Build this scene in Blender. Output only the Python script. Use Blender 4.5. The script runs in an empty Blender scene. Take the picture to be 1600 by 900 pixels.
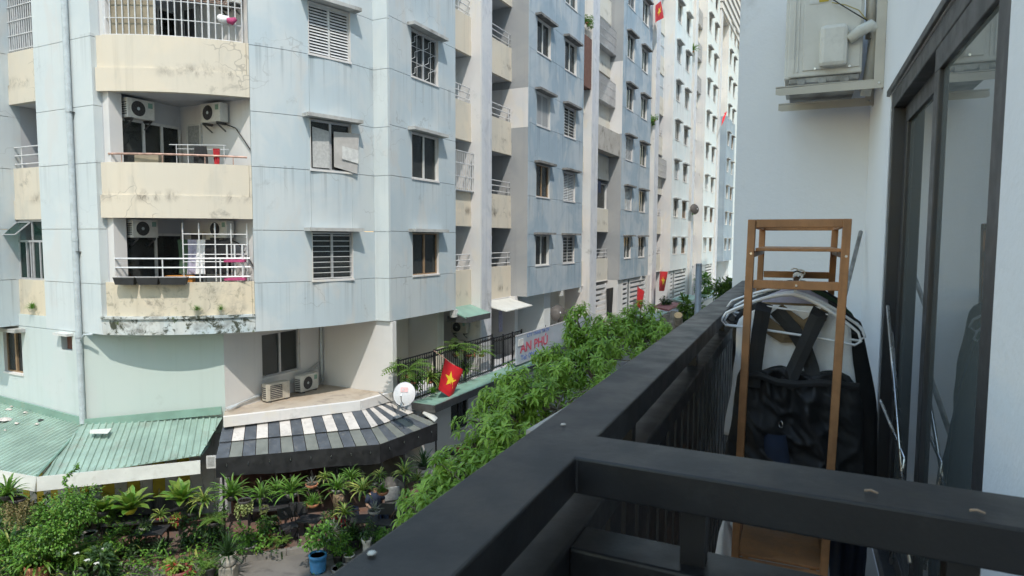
import bpy, math, random
import numpy as np
from mathutils import Vector, Matrix

S = bpy.context.scene
col = S.collection
R = math.radians
random.seed(7)

# ------------------------------------------------------------------ camera
EYE = 7.6
FPX = 1022.0
YAW = math.atan(505 / 1022.0)
PITCH = math.atan(76 / 1022.0)
ROLL = R(0.28)
_fh = Vector((-math.sin(YAW), math.cos(YAW), 0)); _r0 = Vector((math.cos(YAW), math.sin(YAW), 0))
_fw = _fh * math.cos(PITCH) + Vector((0, 0, -math.sin(PITCH)))
_up0 = _r0.cross(_fw)
_rt = _r0 * math.cos(ROLL) + _up0 * math.sin(ROLL)
_up = _up0 * math.cos(ROLL) - _r0 * math.sin(ROLL)
cam_d = bpy.data.cameras.new('camera'); cam = bpy.data.objects.new('camera', cam_d); col.objects.link(cam)
cam.matrix_world = Matrix(((_rt.x, _up.x, -_fw.x, 0), (_rt.y, _up.y, -_fw.y, 0), (_rt.z, _up.z, -_fw.z, EYE), (0, 0, 0, 1)))
cam_d.sensor_width = 36; cam_d.lens = 36 * FPX / 1600
cam_d.clip_start = 0.05; cam_d.clip_end = 2000
cam_d.dof.use_dof = True; cam_d.dof.focus_distance = 14; cam_d.dof.aperture_fstop = 14
S.camera = cam

# ------------------------------------------------------------------ sky and sun
SUN = Vector((0.25, -0.30, 0.60)).normalized()          # direction towards the sun
w = bpy.data.worlds.new('World'); S.world = w; w.use_nodes = True
nt = w.node_tree; bgn = nt.nodes['Background']
sky = nt.nodes.new('ShaderNodeTexSky'); sky.sky_type = 'NISHITA'; sky.sun_disc = False
sky.sun_elevation = math.asin(SUN.z); sky.sun_rotation = math.atan2(SUN.x, SUN.y)
sky.air_density = 2.6; sky.dust_density = 0.4; sky.ozone_density = 2.5
nt.links.new(sky.outputs['Color'], bgn.inputs['Color']); bgn.inputs['Strength'].default_value = 0.15
sd = bpy.data.lights.new('sun', 'SUN'); so = bpy.data.objects.new('sun', sd); col.objects.link(so)
sd.energy = 2.1; sd.angle = R(0.6); sd.color = (1, .94, .85)
so.rotation_euler = SUN.to_track_quat('Z', 'Y').to_euler(); so.location = (10, -12, 40)
S.view_settings.view_transform = 'Standard'; S.view_settings.look = 'None'
S.view_settings.exposure = 0.83; S.view_settings.gamma = 1.0; S.view_settings.use_curve_mapping = False
S.cycles.max_bounces = 5; S.cycles.diffuse_bounces = 3; S.cycles.glossy_bounces = 3
S.cycles.transparent_max_bounces = 10; S.cycles.transmission_bounces = 3
S.cycles.caustics_reflective = False; S.cycles.caustics_refractive = False
S.cycles.use_denoising = True; S.cycles.use_adaptive_sampling = True; S.cycles.adaptive_threshold = .03

# ------------------------------------------------------------------ placing by measured points of the survey
def ray(x, y): return _fw + _rt * ((x - 800) / FPX) + _up * ((450 - y) / FPX)
C0 = Vector((0, 0, EYE))
def hx(x, y, X): d = ray(x, y); return C0 + d * (X / d.x)
def hy(x, y, Y): d = ray(x, y); return C0 + d * (Y / d.y)
def hz(x, y, Z): d = ray(x, y); return C0 + d * ((Z - EYE) / d.z)
def at(x, y, D): return C0 + ray(x, y) * D

# ------------------------------------------------------------------ mesh helper
class MB:
    def __init__(s): s.v = []; s.f = []; s.m = []
    def add(s, vs, fs, m=0):
        o = len(s.v); s.v += [tuple(p) for p in vs]
        for f in fs: s.f.append(tuple(i + o for i in f)); s.m.append(m)
    def box(s, x0, x1, y0, y1, z0, z1, m=0, T=None):
        vs = [(x, y, z) for z in (z0, z1) for y in (y0, y1) for x in (x0, x1)]
        if T: vs = [T(*p) for p in vs]
        s.add(vs, [(0, 2, 3, 1), (4, 5, 7, 6), (0, 1, 5, 4), (2, 6, 7, 3), (0, 4, 6, 2), (1, 3, 7, 5)], m); return s
    def beam(s, p, q, w, h, m=0, upv=(0, 0, 1)):
        p = Vector(p); q = Vector(q); d = (q - p).normalized(); u = Vector(upv)
        if abs(d.dot(u)) > .98: u = Vector((0, 1, 0))
        a = d.cross(u).normalized(); b = a.cross(d).normalized()
        vs = [o + a * (sx * w / 2) + b * (sz * h / 2) for o in (p, q) for sz in (-1, 1) for sx in (-1, 1)]
        s.add(vs, [(0, 1, 3, 2), (4, 6, 7, 5), (0, 4, 5, 1), (2, 3, 7, 6), (0, 2, 6, 4), (1, 5, 7, 3)], m); return s
    def tube(s, pts, r, n=8, m=0, closed=False, caps=True):
        pts = [Vector(p) for p in pts]; N = len(pts); rs = r if isinstance(r, (list, tuple)) else [r] * N
        base = len(s.v); prev = None
        for i, p in enumerate(pts):
            if closed: d = pts[(i + 1) % N] - pts[i - 1]
            else: d = pts[min(i + 1, N - 1)] - pts[max(i - 1, 0)]
            d = d.normalized() if d.length > 1e-9 else Vector((0, 0, 1))
            if prev is None:
                u = Vector((0, 0, 1)) if abs(d.z) < .9 else Vector((1, 0, 0))
                a = d.cross(u).normalized()
            else:
                a = prev - d * prev.dot(d); a = a.normalized() if a.length > 1e-6 else d.orthogonal().normalized()
            prev = a; b = d.cross(a)
            for k in range(n):
                t = 2 * math.pi * k / n; s.v.append(tuple(p + (a * math.cos(t) + b * math.sin(t)) * rs[i]))
        rng = N if closed else N - 1
        for i in range(rng):
            j = (i + 1) % N
            for k in range(n):
                l = (k + 1) % n
                s.f.append((base + i * n + k, base + i * n + l, base + j * n + l, base + j * n + k)); s.m.append(m)
        if caps and not closed:
            s.f.append(tuple(base + k for k in range(n))[::-1]); s.m.append(m)
            s.f.append(tuple(base + (N - 1) * n + k for k in range(n))); s.m.append(m)
        return s
    def lathe(s, prof, n=16, c=(0, 0, 0), m=0, caps=True):
        base = len(s.v)
        for r, z in prof:
            for k in range(n):
                t = 2 * math.pi * k / n; s.v.append((c[0] + r * math.cos(t), c[1] + r * math.sin(t), c[2] + z))
        for i in range(len(prof) - 1):
            for k in range(n):
                l = (k + 1) % n
                s.f.append((base + i * n + k, base + i * n + l, base + (i + 1) * n + l, base + (i + 1) * n + k)); s.m.append(m)
        if caps:
            s.f.append(tuple(base + k for k in range(n))[::-1]); s.m.append(m)
            s.f.append(tuple(base + (len(prof) - 1) * n + k for k in range(n))); s.m.append(m)
        return s
    def prism(s, poly, z0, z1, m=0):
        n = len(poly); zb = z0 if isinstance(z0, (list, tuple)) else [z0] * n; zt = z1 if isinstance(z1, (list, tuple)) else [z1] * n
        vs = [(p[0], p[1], zb[i]) for i, p in enumerate(poly)] + [(p[0], p[1], zt[i]) for i, p in enumerate(poly)]
        fs = [tuple(range(n))[::-1], tuple(range(n, 2 * n))] + [(i, (i + 1) % n, n + (i + 1) % n, n + i) for i in range(n)]
        s.add(vs, fs, m); return s
    def grid(s, rows, m=0, closed=False):
        nr = len(rows); nc = len(rows[0]); b = len(s.v)
        for r in rows: s.v += [tuple(p) for p in r]
        for i in range(nr - 1):
            for j in range(nc if closed else nc - 1):
                k = (j + 1) % nc
                s.f.append((b + i * nc + j, b + i * nc + k, b + (i + 1) * nc + k, b + (i + 1) * nc + j)); s.m.append(m)
        return s
    def mesh(s, name, mats, smooth=False):
        me = bpy.data.meshes.new(name); me.from_pydata(s.v, [], s.f)
        for mt in (mats if isinstance(mats, (list, tuple)) else [mats]): me.materials.append(mt)
        if any(s.m): me.polygons.foreach_set('material_index', s.m)
        if smooth: me.polygons.foreach_set('use_smooth', [True] * len(s.f))
        me.update(); return me
    def build(s, name, mats, parent=None, smooth=False, bevel=0, loc=None, rz=0, fix=False):
        me = s.mesh(name, mats, smooth)
        if fix:
            import bmesh
            bm = bmesh.new(); bm.from_mesh(me); bmesh.ops.recalc_face_normals(bm, faces=bm.faces); bm.to_mesh(me); bm.free()
        return obj(name, me, parent, loc, rz, bevel)

def obj(name, me, parent=None, loc=None, rz=0, bevel=0):
    o = bpy.data.objects.new(name, me); col.objects.link(o); o.parent = parent
    if loc is not None: o.location = loc
    if rz: o.rotation_euler = (0, 0, rz)
    if bevel:
        b = o.modifiers.new('bevel', 'BEVEL'); b.width = bevel; b.segments = 2; b.limit_method = 'ANGLE'; b.angle_limit = R(40); b.harden_normals = False
    return o
def tag(o, label=None, cat=None, group=None, kind=None):
    if label: o['label'] = label
    if cat: o['category'] = cat
    if group: o['group'] = group
    if kind: o['kind'] = kind
    return o
def empty(name, loc=(0, 0, 0), rz=0, label=None, cat=None, group=None):
    o = bpy.data.objects.new(name, None); o.empty_display_size = .2; col.objects.link(o)
    o.location = loc; o.rotation_euler = (0, 0, rz); return tag(o, label, cat, group)
def copy_tree(o, parent=None):
    c = o.copy(); col.objects.link(c); c.parent = parent
    for ch in o.children: copy_tree(ch, c)
    return c
def dup(o, loc, rz=0, label=None, scale=None):
    c = copy_tree(o); c.location = loc; c.rotation_euler = (0, 0, rz)
    if scale: c.scale = scale if isinstance(scale, tuple) else (scale,) * 3
    if label: c['label'] = label
    return c

# ------------------------------------------------------------------ materials
MT = {}
def _new(name):
    m = bpy.data.materials.new(name); m.use_nodes = True; n = m.node_tree
    return m, n, n.nodes['Principled BSDF']
def noise(n, vec, scale, detail=4, rough=.55, dist=0):
    t = n.nodes.new('ShaderNodeTexNoise'); t.inputs['Scale'].default_value = scale; t.inputs['Detail'].default_value = detail
    t.inputs['Roughness'].default_value = rough; t.inputs['Distortion'].default_value = dist
    n.links.new(vec, t.inputs['Vector']); return t.outputs['Fac']
def ramp(n, fac, a, b, lo=0., hi=1.):
    t = n.nodes.new('ShaderNodeMapRange'); t.inputs['From Min'].default_value = a; t.inputs['From Max'].default_value = b
    t.inputs['To Min'].default_value = lo; t.inputs['To Max'].default_value = hi; t.interpolation_type = 'SMOOTHSTEP'
    n.links.new(fac, t.inputs['Value']); return t.outputs['Result']
def mixc(n, fac, a, b):
    t = n.nodes.new('ShaderNodeMix'); t.data_type = 'RGBA'
    for s, v in ((0, fac), (6, a), (7, b)):
        if isinstance(v, (int, float)): t.inputs[s].default_value = v
        elif isinstance(v, (tuple, list)): t.inputs[s].default_value = (*v[:3], 1)
        else: n.links.new(v, t.inputs[s])
    return t.outputs[2]
def mul(n, a, b):
    t = n.nodes.new('ShaderNodeMath'); t.operation = 'MULTIPLY'
    for i, v in ((0, a), (1, b)):
        if isinstance(v, (int, float)): t.inputs[i].default_value = v
        else: n.links.new(v, t.inputs[i])
    return t.outputs[0]
def wpos(n, scale=(1, 1, 1)):
    g = n.nodes.new('ShaderNodeNewGeometry'); mp = n.nodes.new('ShaderNodeMapping'); mp.inputs['Scale'].default_value = scale
    n.links.new(g.outputs['Position'], mp.inputs['Vector']); return mp.outputs['Vector']
def opos(n, scale=(1, 1, 1)):
    g = n.nodes.new('ShaderNodeTexCoord'); mp = n.nodes.new('ShaderNodeMapping'); mp.inputs['Scale'].default_value = scale
    n.links.new(g.outputs['Object'], mp.inputs['Vector']); return mp.outputs['Vector']
def bumpn(n, b, h, strength, dist=.02):
    t = n.nodes.new('ShaderNodeBump'); t.inputs['Strength'].default_value = strength; t.inputs['Distance'].default_value = dist
    n.links.new(h, t.inputs['Height']); n.links.new(t.outputs['Normal'], b.inputs['Normal'])

def plaster(name, c1, c2, c3=None, streak=.35, grime=.3, crack=0., gcol=(.16, .15, .13), thresh=.60, rough=.85, patch=.45, moss=0., band=None, runoff=None):
    """aged painted plaster: big repaint patches, vertical rain streaks, grime, hair cracks"""
    m, n, b = _new(name); p = wpos(n)
    f = ramp(n, noise(n, p, patch, 4, .6, .6), .40, .60)
    c = mixc(n, f, c1, c2)
    if c3: c = mixc(n, ramp(n, noise(n, wpos(n, (1, 1, .45)), patch * 2.2, 4, .6, .5), .54, .66, 0, .8), c, c3)
    st = noise(n, wpos(n, (2.6, 2.6, .10)), 1.3, 5, .65)
    dk = tuple(x * .62 for x in c1)
    c = mixc(n, ramp(n, st, .52, .78, 0, streak), c, dk)
    gm = mul(n, ramp(n, noise(n, p, 1.1, 6, .72, .3), thresh, thresh + .16, 0, grime), ramp(n, noise(n, p, .33, 3), .40, .58))
    c = mixc(n, gm, c, gcol)
    if runoff:
        sr_ = n.nodes.new('ShaderNodeSeparateXYZ'); n.links.new(p, sr_.inputs[0])
        t_ = n.nodes.new('ShaderNodeMath'); t_.operation = 'MULTIPLY_ADD'; t_.inputs[1].default_value = 1 / 3.26; t_.inputs[2].default_value = 10 - 6.36 / 3.26; n.links.new(sr_.outputs[2], t_.inputs[0])
        f_ = n.nodes.new('ShaderNodeMath'); f_.operation = 'FRACT'; n.links.new(t_.outputs[0], f_.inputs[0])
        rs_ = mul(n, ramp(n, f_.outputs[0], .55, 1.0, 0, runoff), ramp(n, noise(n, wpos(n, (5, 5, .06)), 1.0, 4, .7), .50, .66))
        c = mixc(n, rs_, c, tuple(x * .45 for x in c1))
    if band:
        sx_ = n.nodes.new('ShaderNodeSeparateXYZ'); n.links.new(p, sx_.inputs[0])
        def mth(op, a, b_=None):
            t = n.nodes.new('ShaderNodeMath'); t.operation = op
            for i, v in ((0, a), (1, b_)):
                if v is None: continue
                if isinstance(v, (int, float)): t.inputs[i].default_value = v
                else: n.links.new(v, t.inputs[i])
            return t.outputs[0]
        fr = mth('ABSOLUTE', mth('SUBTRACT', mth('FRACT', mth('DIVIDE', mth('SUBTRACT', sx_.outputs[2], band[0] - band[1] * 100.5), band[1])), .5))
        bd_ = mul(n, ramp(n, fr, 0., .075, .85, 0), mul(n, ramp(n, noise(n, wpos(n, (1, 1, .5)), 2.0, 7, .75, .4), .46, .66), ramp(n, noise(n, p, .55, 2), .42, .62)))
        c = mixc(n, bd_, c, (.13, .11, .09))
    if moss:
        mm = ramp(n, noise(n, p, 3.2, 6, .7, .5), .56 if moss < .9 else .50, .66 if moss < .9 else .60, 0, moss)
        c = mixc(n, mm, c, (.045, .05, .03))
        mg = mul(n, ramp(n, noise(n, p, 5.1, 8, .7), .58, .66, 0, moss), ramp(n, noise(n, p, .9, 2), .45, .6))
        c = mixc(n, mg, c, (.07, .10, .025))
    if crack:
        v = n.nodes.new('ShaderNodeTexVoronoi'); v.feature = 'DISTANCE_TO_EDGE'; v.inputs['Scale'].default_value = .9
        nd = n.nodes.new('ShaderNodeTexNoise'); nd.inputs['Scale'].default_value = 2.5; n.links.new(p, nd.inputs['Vector'])
        va = n.nodes.new('ShaderNodeVectorMath'); va.operation = 'MULTIPLY_ADD'; va.inputs[1].default_value = (.5, .5, .5)
        n.links.new(nd.outputs['Color'], va.inputs[0]); n.links.new(p, va.inputs[2]); n.links.new(va.outputs[0], v.inputs['Vector'])
        k = mul(n, ramp(n, v.outputs['Distance'], .004, .012, 1, 0), ramp(n, noise(n, p, .5, 3), .55, .62, 0, crack))
        c = mixc(n, k, c, (.12, .11, .10))
    n.links.new(c, b.inputs['Base Color']); b.inputs['Roughness'].default_value = rough; b.inputs['Specular IOR Level'].default_value = .25
    bumpn(n, b, noise(n, p, 28, 3, .7), .25, .01)
    MT[name] = m; return m

def simple(name, c, rough=.6, metal=0., var=.12, scale=6., bump=0., bscale=40., spec=.5, dirt=0., dcol=(.14, .12, .10), world=True):
    m, n, b = _new(name); p = wpos(n) if world else opos(n)
    a = tuple(min(1, x * (1 + var)) for x in c); d = tuple(x * (1 - var) for x in c)
    cc = mixc(n, ramp(n, noise(n, p, scale, 5, .6), .35, .65), d, a)
    if name in ('wood', 'wood_dark'):
        oi = n.nodes.new('ShaderNodeObjectInfo'); cc = mixc(n, mul(n, oi.outputs['Random'], .35), cc, tuple(x * .62 for x in c))
        wv = noise(n, opos(n, (30, 30, 3)), 2.0, 4, .6); cc = mixc(n, ramp(n, wv, .5, .7, 0, .35), cc, tuple(x * .55 for x in c))
    if dirt: cc = mixc(n, ramp(n, noise(n, p, scale * 1.7, 8, .7), .52, .70, 0, dirt), cc, dcol)
    n.links.new(cc, b.inputs['Base Color'])
    b.inputs['Metallic'].default_value = metal; b.inputs['Specular IOR Level'].default_value = spec
    n.links.new(ramp(n, noise(n, p, scale * 2, 4), .3, .7, max(0, rough - .08), min(1, rough + .08)), b.inputs['Roughness'])
    if bump: bumpn(n, b, noise(n, p, bscale, 5, .65), bump, .01)
    MT[name] = m; return m

def leafmat(name, lo, hi, rough=.42, trans=.3, scale=3.5):
    m, n, b = _new(name); p = wpos(n)
    c = mixc(n, ramp(n, noise(n, p, scale, 4, .6), .34, .66), lo, hi)
    g = n.nodes.new('ShaderNodeNewGeometry')
    c = mixc(n, mul(n, g.outputs['Random Per Island'], .55), c, tuple(x * 1.35 for x in hi))
    c = mixc(n, ramp(n, noise(n, p, 17, 3), .62, .72, 0, .35), c, (hi[0] * 1.6, hi[1] * 1.1, hi[2] * .7))
    n.links.new(c, b.inputs['Base Color']); b.inputs['Roughness'].default_value = rough; b.inputs['Specular IOR Level'].default_value = .4
    tr = n.nodes.new('ShaderNodeBsdfTranslucent'); n.links.new(mixc(n, .5, c, (hi[0] * 1.5, hi[1] * 1.6, hi[2])), tr.inputs['Color'])
    mx = n.nodes.new('ShaderNodeMixShader'); mx.inputs[0].default_value = trans
    n.links.new(b.outputs[0], mx.inputs[1]); n.links.new(tr.outputs[0], mx.inputs[2])
    n.links.new(mx.outputs[0], n.nodes['Material Output'].inputs['Surface'])
    MT[name] = m; return m

def glassmat(name, tint, alpha, ior=1.5, rough=.03):
    """window glass: fresnel reflection over a partly see-through tinted pane"""
    m, n, b = _new(name)
    tr = n.nodes.new('ShaderNodeBsdfTransparent'); tr.inputs['Color'].default_value = (*tint, 1)
    b.inputs['Base Color'].default_value = tuple(x * .12 for x in tint) + (1,); b.inputs['Roughness'].default_value = rough; b.inputs['IOR'].default_value = ior
    bumpn(n, b, noise(n, wpos(n), 1.6, 2), .06, .05)
    mx = n.nodes.new('ShaderNodeMixShader'); mx.inputs[0].default_value = alpha
    n.links.new(b.outputs[0], mx.inputs[1]); n.links.new(tr.outputs[0], mx.inputs[2])
    n.links.new(mx.outputs[0], n.nodes['Material Output'].inputs['Surface']); MT[name] = m; return m

plaster('pale_blue', (.47, .54, .575), (.54, .58, .59), (.54, .55, .54), streak=.32, grime=.45, crack=.22, runoff=.5)
plaster('tower_white', (.61, .65, .65), (.57, .62, .63), (.61, .62, .61), streak=.22, grime=.26, crack=.1, runoff=.25)
plaster('bay_blue', (.31, .385, .445), (.42, .47, .505), (.47, .50, .51), streak=.55, grime=.35, crack=.1, runoff=.45)
plaster('bay_mint', (.63, .68, .685), (.67, .695, .69), (.65, .66, .65), streak=.35, grime=.35, runoff=.4)
plaster('bay_steel', (.28, .34, .40), (.32, .38, .43), None, streak=.4, grime=.2)
plaster('off_white', (.70, .67, .65), (.66, .65, .64), (.72, .67, .60), streak=.35, grime=.5, thresh=.57)
plaster('pier_grey', (.56, .57, .60), (.62, .62, .63), (.48, .49, .52), streak=.5, grime=.6, thresh=.55, patch=1.2)
plaster('side_grey', (.33, .34, .35), (.37, .37, .37), None, streak=.3, grime=.3)
plaster('cream', (.66, .59, .48), (.63, .575, .48), (.57, .53, .45), streak=.42, grime=.65, thresh=.57, crack=.35, band=(8.70, 3.27))
plaster('cream_far', (.62, .58, .49), (.64, .61, .54), None, streak=.4, grime=.4, band=(8.68, 3.25))
plaster('lower_white', (.56, .62, .61), (.58, .62, .61), (.53, .59, .57), streak=.2, grime=.25)
plaster('lower_green', (.48, .55, .52), (.50, .56, .53), (.51, .55, .53), streak=.18, grime=.2)
plaster('white_wall', (.68, .66, .64), (.64, .63, .62), None, streak=.25, grime=.3)
plaster('mossy_lip', (.52, .60, .63), (.60, .62, .60), (.50, .50, .47), streak=.5, grime=.8, thresh=.5, moss=.95)
plaster('cream_moss', (.68, .59, .45), (.60, .54, .43), None, streak=.5, grime=.8, thresh=.52, crack=.8, moss=.35)
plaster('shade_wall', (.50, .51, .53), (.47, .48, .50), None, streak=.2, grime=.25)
plaster('concrete_ledge', (.42, .42, .41), (.50, .50, .48), None, streak=.4, grime=.9, thresh=.48, patch=2)
plaster('dark_hood', (.17, .165, .16), (.26, .25, .24), None, streak=.4, grime=.9, thresh=.45, patch=2)
plaster('ledge_floor', (.40, .33, .26), (.46, .40, .33), (.34, .29, .25), streak=0, grime=.6, thresh=.5, patch=.9)
plaster('roof_slab', (.40, .37, .33), (.46, .43, .39), None, streak=0, grime=.8, thresh=.48, patch=1.2)
plaster('own_wall', (.77, .79, .84), (.79, .81, .85), None, streak=.10, grime=.22, thresh=.55, patch=.8, crack=.3)
plaster('street', (.14, .13, .12), (.18, .165, .15), (.11, .10, .095), streak=0, grime=.6, thresh=.5, patch=.8)
plaster('cafe_floor', (.17, .095, .07), (.14, .095, .08), (.12, .10, .09), streak=0, grime=.5, thresh=.52, patch=1.1)
plaster('kerb', (.19, .18, .165), (.24, .22, .20), None, streak=.3, grime=.7, thresh=.5, patch=1.2)
simple('interior', (.10, .10, .105), .9)  # near-black tone, darkness of unlit rooms put into the colour
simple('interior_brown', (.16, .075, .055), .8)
simple('alu', (.50, .50, .51), .42, .3, .08, dirt=.25)
simple('alu_brown', (.30, .20, .12), .5, .1, .15)
simple('white_frame', (.62, .62, .60), .5, 0, .06, dirt=.3)
simple('bar_white', (.66, .66, .66), .45, .15, .08, dirt=.25)
simple('bar_rust', (.46, .30, .24), .55, .2, .25, dirt=.4, dcol=(.30, .13, .07))
simple('bar_dark', (.10, .10, .10), .5, .4, .15)
simple('iron', (.022, .022, .024), .45, .3, .2)
simple('pipe_grey', (.47, .52, .54), .55, 0, .08, dirt=.2)
simple('ac_white', (.62, .61, .57), .5, 0, .05, dirt=.2)
simple('ac_beige', (.50, .46, .39), .55, 0, .06, dirt=.4)
simple('ac_dark', (.045, .045, .05), .5)
simple('rubber', (.03, .03, .032), .6)
simple('roof_green', (.28, .385, .325), .42, .1, .16, 1.2, dirt=.65, dcol=(.27, .30, .25))
simple('flash_green', (.21, .34, .28), .5, .05, .10, 1.5, dirt=.4, dcol=(.36, .36, .28))
simple('canopy_green', (.20, .33, .27), .6, 0, .10, 2, dirt=.45, dcol=(.30, .34, .28))
simple('canopy_pale', (.36, .50, .42), .6, 0, .10, 2, dirt=.4, dcol=(.42, .46, .38))
simple('canopy_red', (.36, .13, .13), .6, 0, .12, 2, dirt=.3)
simple('fascia_white', (.60, .60, .56), .5, 0, .06, 2, dirt=.4, dcol=(.36, .35, .30))
simple('awn_dark', (.075, .085, .10), .5, 0, .15, 4, dirt=.4, dcol=(.20, .19, .17))
simple('awn_light', (.54, .505, .47), .55, 0, .10, 3, dirt=.75, dcol=(.33, .30, .27))
simple('awn_under', (.16, .17, .155), .55, 0, .1, 3, dirt=.3)
simple('black_sheet', (.018, .018, .02), .5, 0, .3, 3, dirt=.25, dcol=(.06, .055, .05))
simple('wood', (.42, .20, .085), .5, 0, .22, 9, bump=.15, world=False)
simple('wood_dark', (.12, .06, .03), .6, 0, .2, 9)
simple('rail_black', (.010, .0102, .012), .46, 0, .10, 7, bump=.06, bscale=120, spec=.42, dirt=.14, dcol=(.09, .09, .09))
simple('floor_tile', (.33, .31, .29), .5, 0, .08, 5)
simple('steel', (.62, .62, .62), .25, .95, .04)
simple('pvc_white', (.84, .84, .87), .4, 0, .03)
simple('door_frame', (.045, .046, .05), .45, .1, .08)
simple('galv', (.28, .28, .275), .5, .5, .3, 14, dirt=.35)
simple('bracket', (.50, .47, .41), .5, 0, .05)
simple('flag_red', (.56, .012, .02), .7, 0, .12, 5)
simple('star_yellow', (.78, .56, .03), .7, 0, .05)
simple('terracotta', (.42, .17, .09), .75, 0, .2, 9, dirt=.3)
simple('pot_red', (.20, .04, .035), .55, 0, .2, 9, dirt=.3)
simple('pot_blue', (.035, .17, .34), .5, 0, .15, 7, dirt=.2)
simple('pot_white', (.58, .54, .48), .55, 0, .1, 9, dirt=.35)
simple('pot_grey', (.20, .19, .18), .7, 0, .2, 9, dirt=.3)
simple('pot_dark', (.05, .045, .045), .6, 0, .2, 9)
simple('pot_yellow', (.42, .36, .03), .6, 0, .15, 9)
simple('stone', (.26, .24, .20), .85, 0, .25, 9, bump=.4)
simple('soil', (.05, .035, .025), .95, 0, .3, 30)
simple('bark', (.17, .14, .11), .9, 0, .3, 8, bump=.6, bscale=14)
simple('cut_wood', (.58, .38, .20), .8, 0, .12, 20)
simple('wire', (.03, .03, .03), .5)
simple('stripe_yellow', (.42, .33, .03), .7, 0, .1)
simple('stripe_white', (.42, .42, .45), .7, 0, .08)
simple('cloth_black', (.013, .013, .015), .66, 0, .25, 12, bump=.15, bscale=300, spec=.5)
simple('cloth_white', (.88, .87, .88), .9, 0, .05, 12, bump=.35, bscale=260)
simple('cloth_tan', (.22, .155, .09), .9, 0, .12, 12, bump=.3, bscale=260)
simple('cloth_green', (.045, .085, .05), .9, 0, .12, 12)
simple('cloth_navy', (.02, .03, .06), .85, 0, .2, 12)
simple('cloth_red', (.42, .02, .03), .85, 0, .15, 12)
simple('cloth_blue', (.10, .14, .34), .85, 0, .3, 12)
simple('cloth_pink', (.45, .06, .17), .8, 0, .15, 12)
simple('cloth_lilac', (.42, .40, .52), .85, 0, .15, 12)
simple('skin', (.42, .25, .17), .55, 0, .08)
simple('hair', (.012, .010, .009), .5, 0, .2)
simple('sign_face', (.36, .41, .46), .45, 0, .08, 1.5, dirt=.4, dcol=(.50, .40, .46))
simple('ink_red', (.48, .07, .12), .5)
simple('ink_blue', (.13, .20, .44), .5)
simple('ink_pink', (.62, .38, .38), .6)
simple('dish_white', (.56, .56, .57), .5, 0, .05, dirt=.2)
simple('dish_brown', (.06, .052, .047), .6, .2, .15)
simple('teal', (.03, .16, .16), .6)
simple('orange_box', (.55, .21, .03), .7)
simple('curtain_tan', (.30, .22, .16), .9, 0, .2, 14)
simple('curtain_grey', (.30, .31, .31), .9, 0, .15, 14)
simple('curtain_white', (.48, .48, .47), .9, 0, .1, 14)
simple('board_paper', (.48, .46, .44), .9, 0, .1, 3)
simple('board_tan', (.30, .26, .19), .9, 0, .1, 3)
simple('lamp_grey', (.28, .31, .34), .5, .3, .05)
simple('label_paper', (.62, .62, .60), .6)
simple('label_yellow', (.50, .38, .03), .6)
simple('cable_yellow', (.40, .33, .10), .6)
simple('litter', (.52, .47, .43), .9, 0, .3, 20)
simple('plate_red', (.22, .055, .04), .6, 0, .2, 5)
glassmat('glass', (.55, .60, .60), .45)
glassmat('glass_green', (.20, .42, .36), .40)
glassmat('shop_glass', (.22, .26, .28), .22, 1.6, .02)
_m, _n, _b = _new('door_glass'); MT['door_glass'] = _m
_b.inputs['Roughness'].default_value = .015; _b.inputs['IOR'].default_value = 1.75; _n.links.new(mixc(_n, ramp(_n, noise(_n, wpos(_n), 1.2, 3), .35, .65), (.10, .12, .125), (.13, .15, .155)), _b.inputs['Base Color'])
leafmat('leaf_tree', (.075, .165, .022), (.29, .44, .075), .36, .35, 2.2)
leafmat('leaf_strap', (.05, .12, .02), (.13, .22, .04))
leafmat('leaf_varie', (.22, .28, .06), (.36, .38, .10))
leafmat('leaf_dark', (.018, .045, .016), (.045, .09, .03))
leafmat('leaf_bright', (.06, .16, .02), (.13, .27, .04))
leafmat('leaf_fern', (.10, .18, .025), (.20, .28, .05))
leafmat('leaf_pale', (.20, .24, .08), (.32, .36, .14))
leafmat('leaf_dry', (.17, .14, .07), (.26, .22, .10))
leafmat('leaf_grey', (.16, .17, .14), (.24, .25, .20))
leafmat('flower_red', (.36, .03, .03), (.5, .08, .06))
leafmat('flower_white', (.62, .62, .58), (.7, .7, .66))

# ================================================================== SETTING: ground
ZG = -0.4
g = MB(); g.add([(-400, -300, ZG), (400, -300, ZG), (400, 900, ZG), (-400, 900, ZG)], [(0, 1, 2, 3)])
tag(g.build('ground', MT['street']), kind='structure')
ZT = ZG + .15
# café terrace: raised pavement in front of the rounded corner
ter = [(-30, 9.2), (-17.0, 9.2), (-14.2, 9.8), (-11.6, 12.6), (-10.3, 15.2), (-10.0, 18.2), (-13.2, 18.2), (-15, 12.9), (-18.4, 10.8), (-30, 10.8)]
tag(MB().prism(ter, ZG + .002, ZT).build('pavement', MT['cafe_floor'], bevel=.02), kind='structure')
# kerb stones round the terrace edge, each its own piece
kerb = empty('kerb', (0, 0, 0)); tag(kerb, kind='structure')
edge = [Vector((p[0], p[1], 0)) for p in ter[:6]]
kedge = []
for a, b in zip(edge[:-1], edge[1:]):
    L = (b - a).length; n = max(1, int(L / .8)); d = (b - a).normalized(); nrm = Vector((d.y, -d.x, 0))
    for i in range(n):
        p = a + d * (L * i / n + .006) + nrm * .08; q = a + d * (L * (i + 1) / n - .006) + nrm * .08
        if a.x < -21: continue
        MB().beam((p.x, p.y, ZG + .075), (q.x, q.y, ZG + .075), .15, .158).build('kerb_stone', MT['kerb'], kerb)

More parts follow.
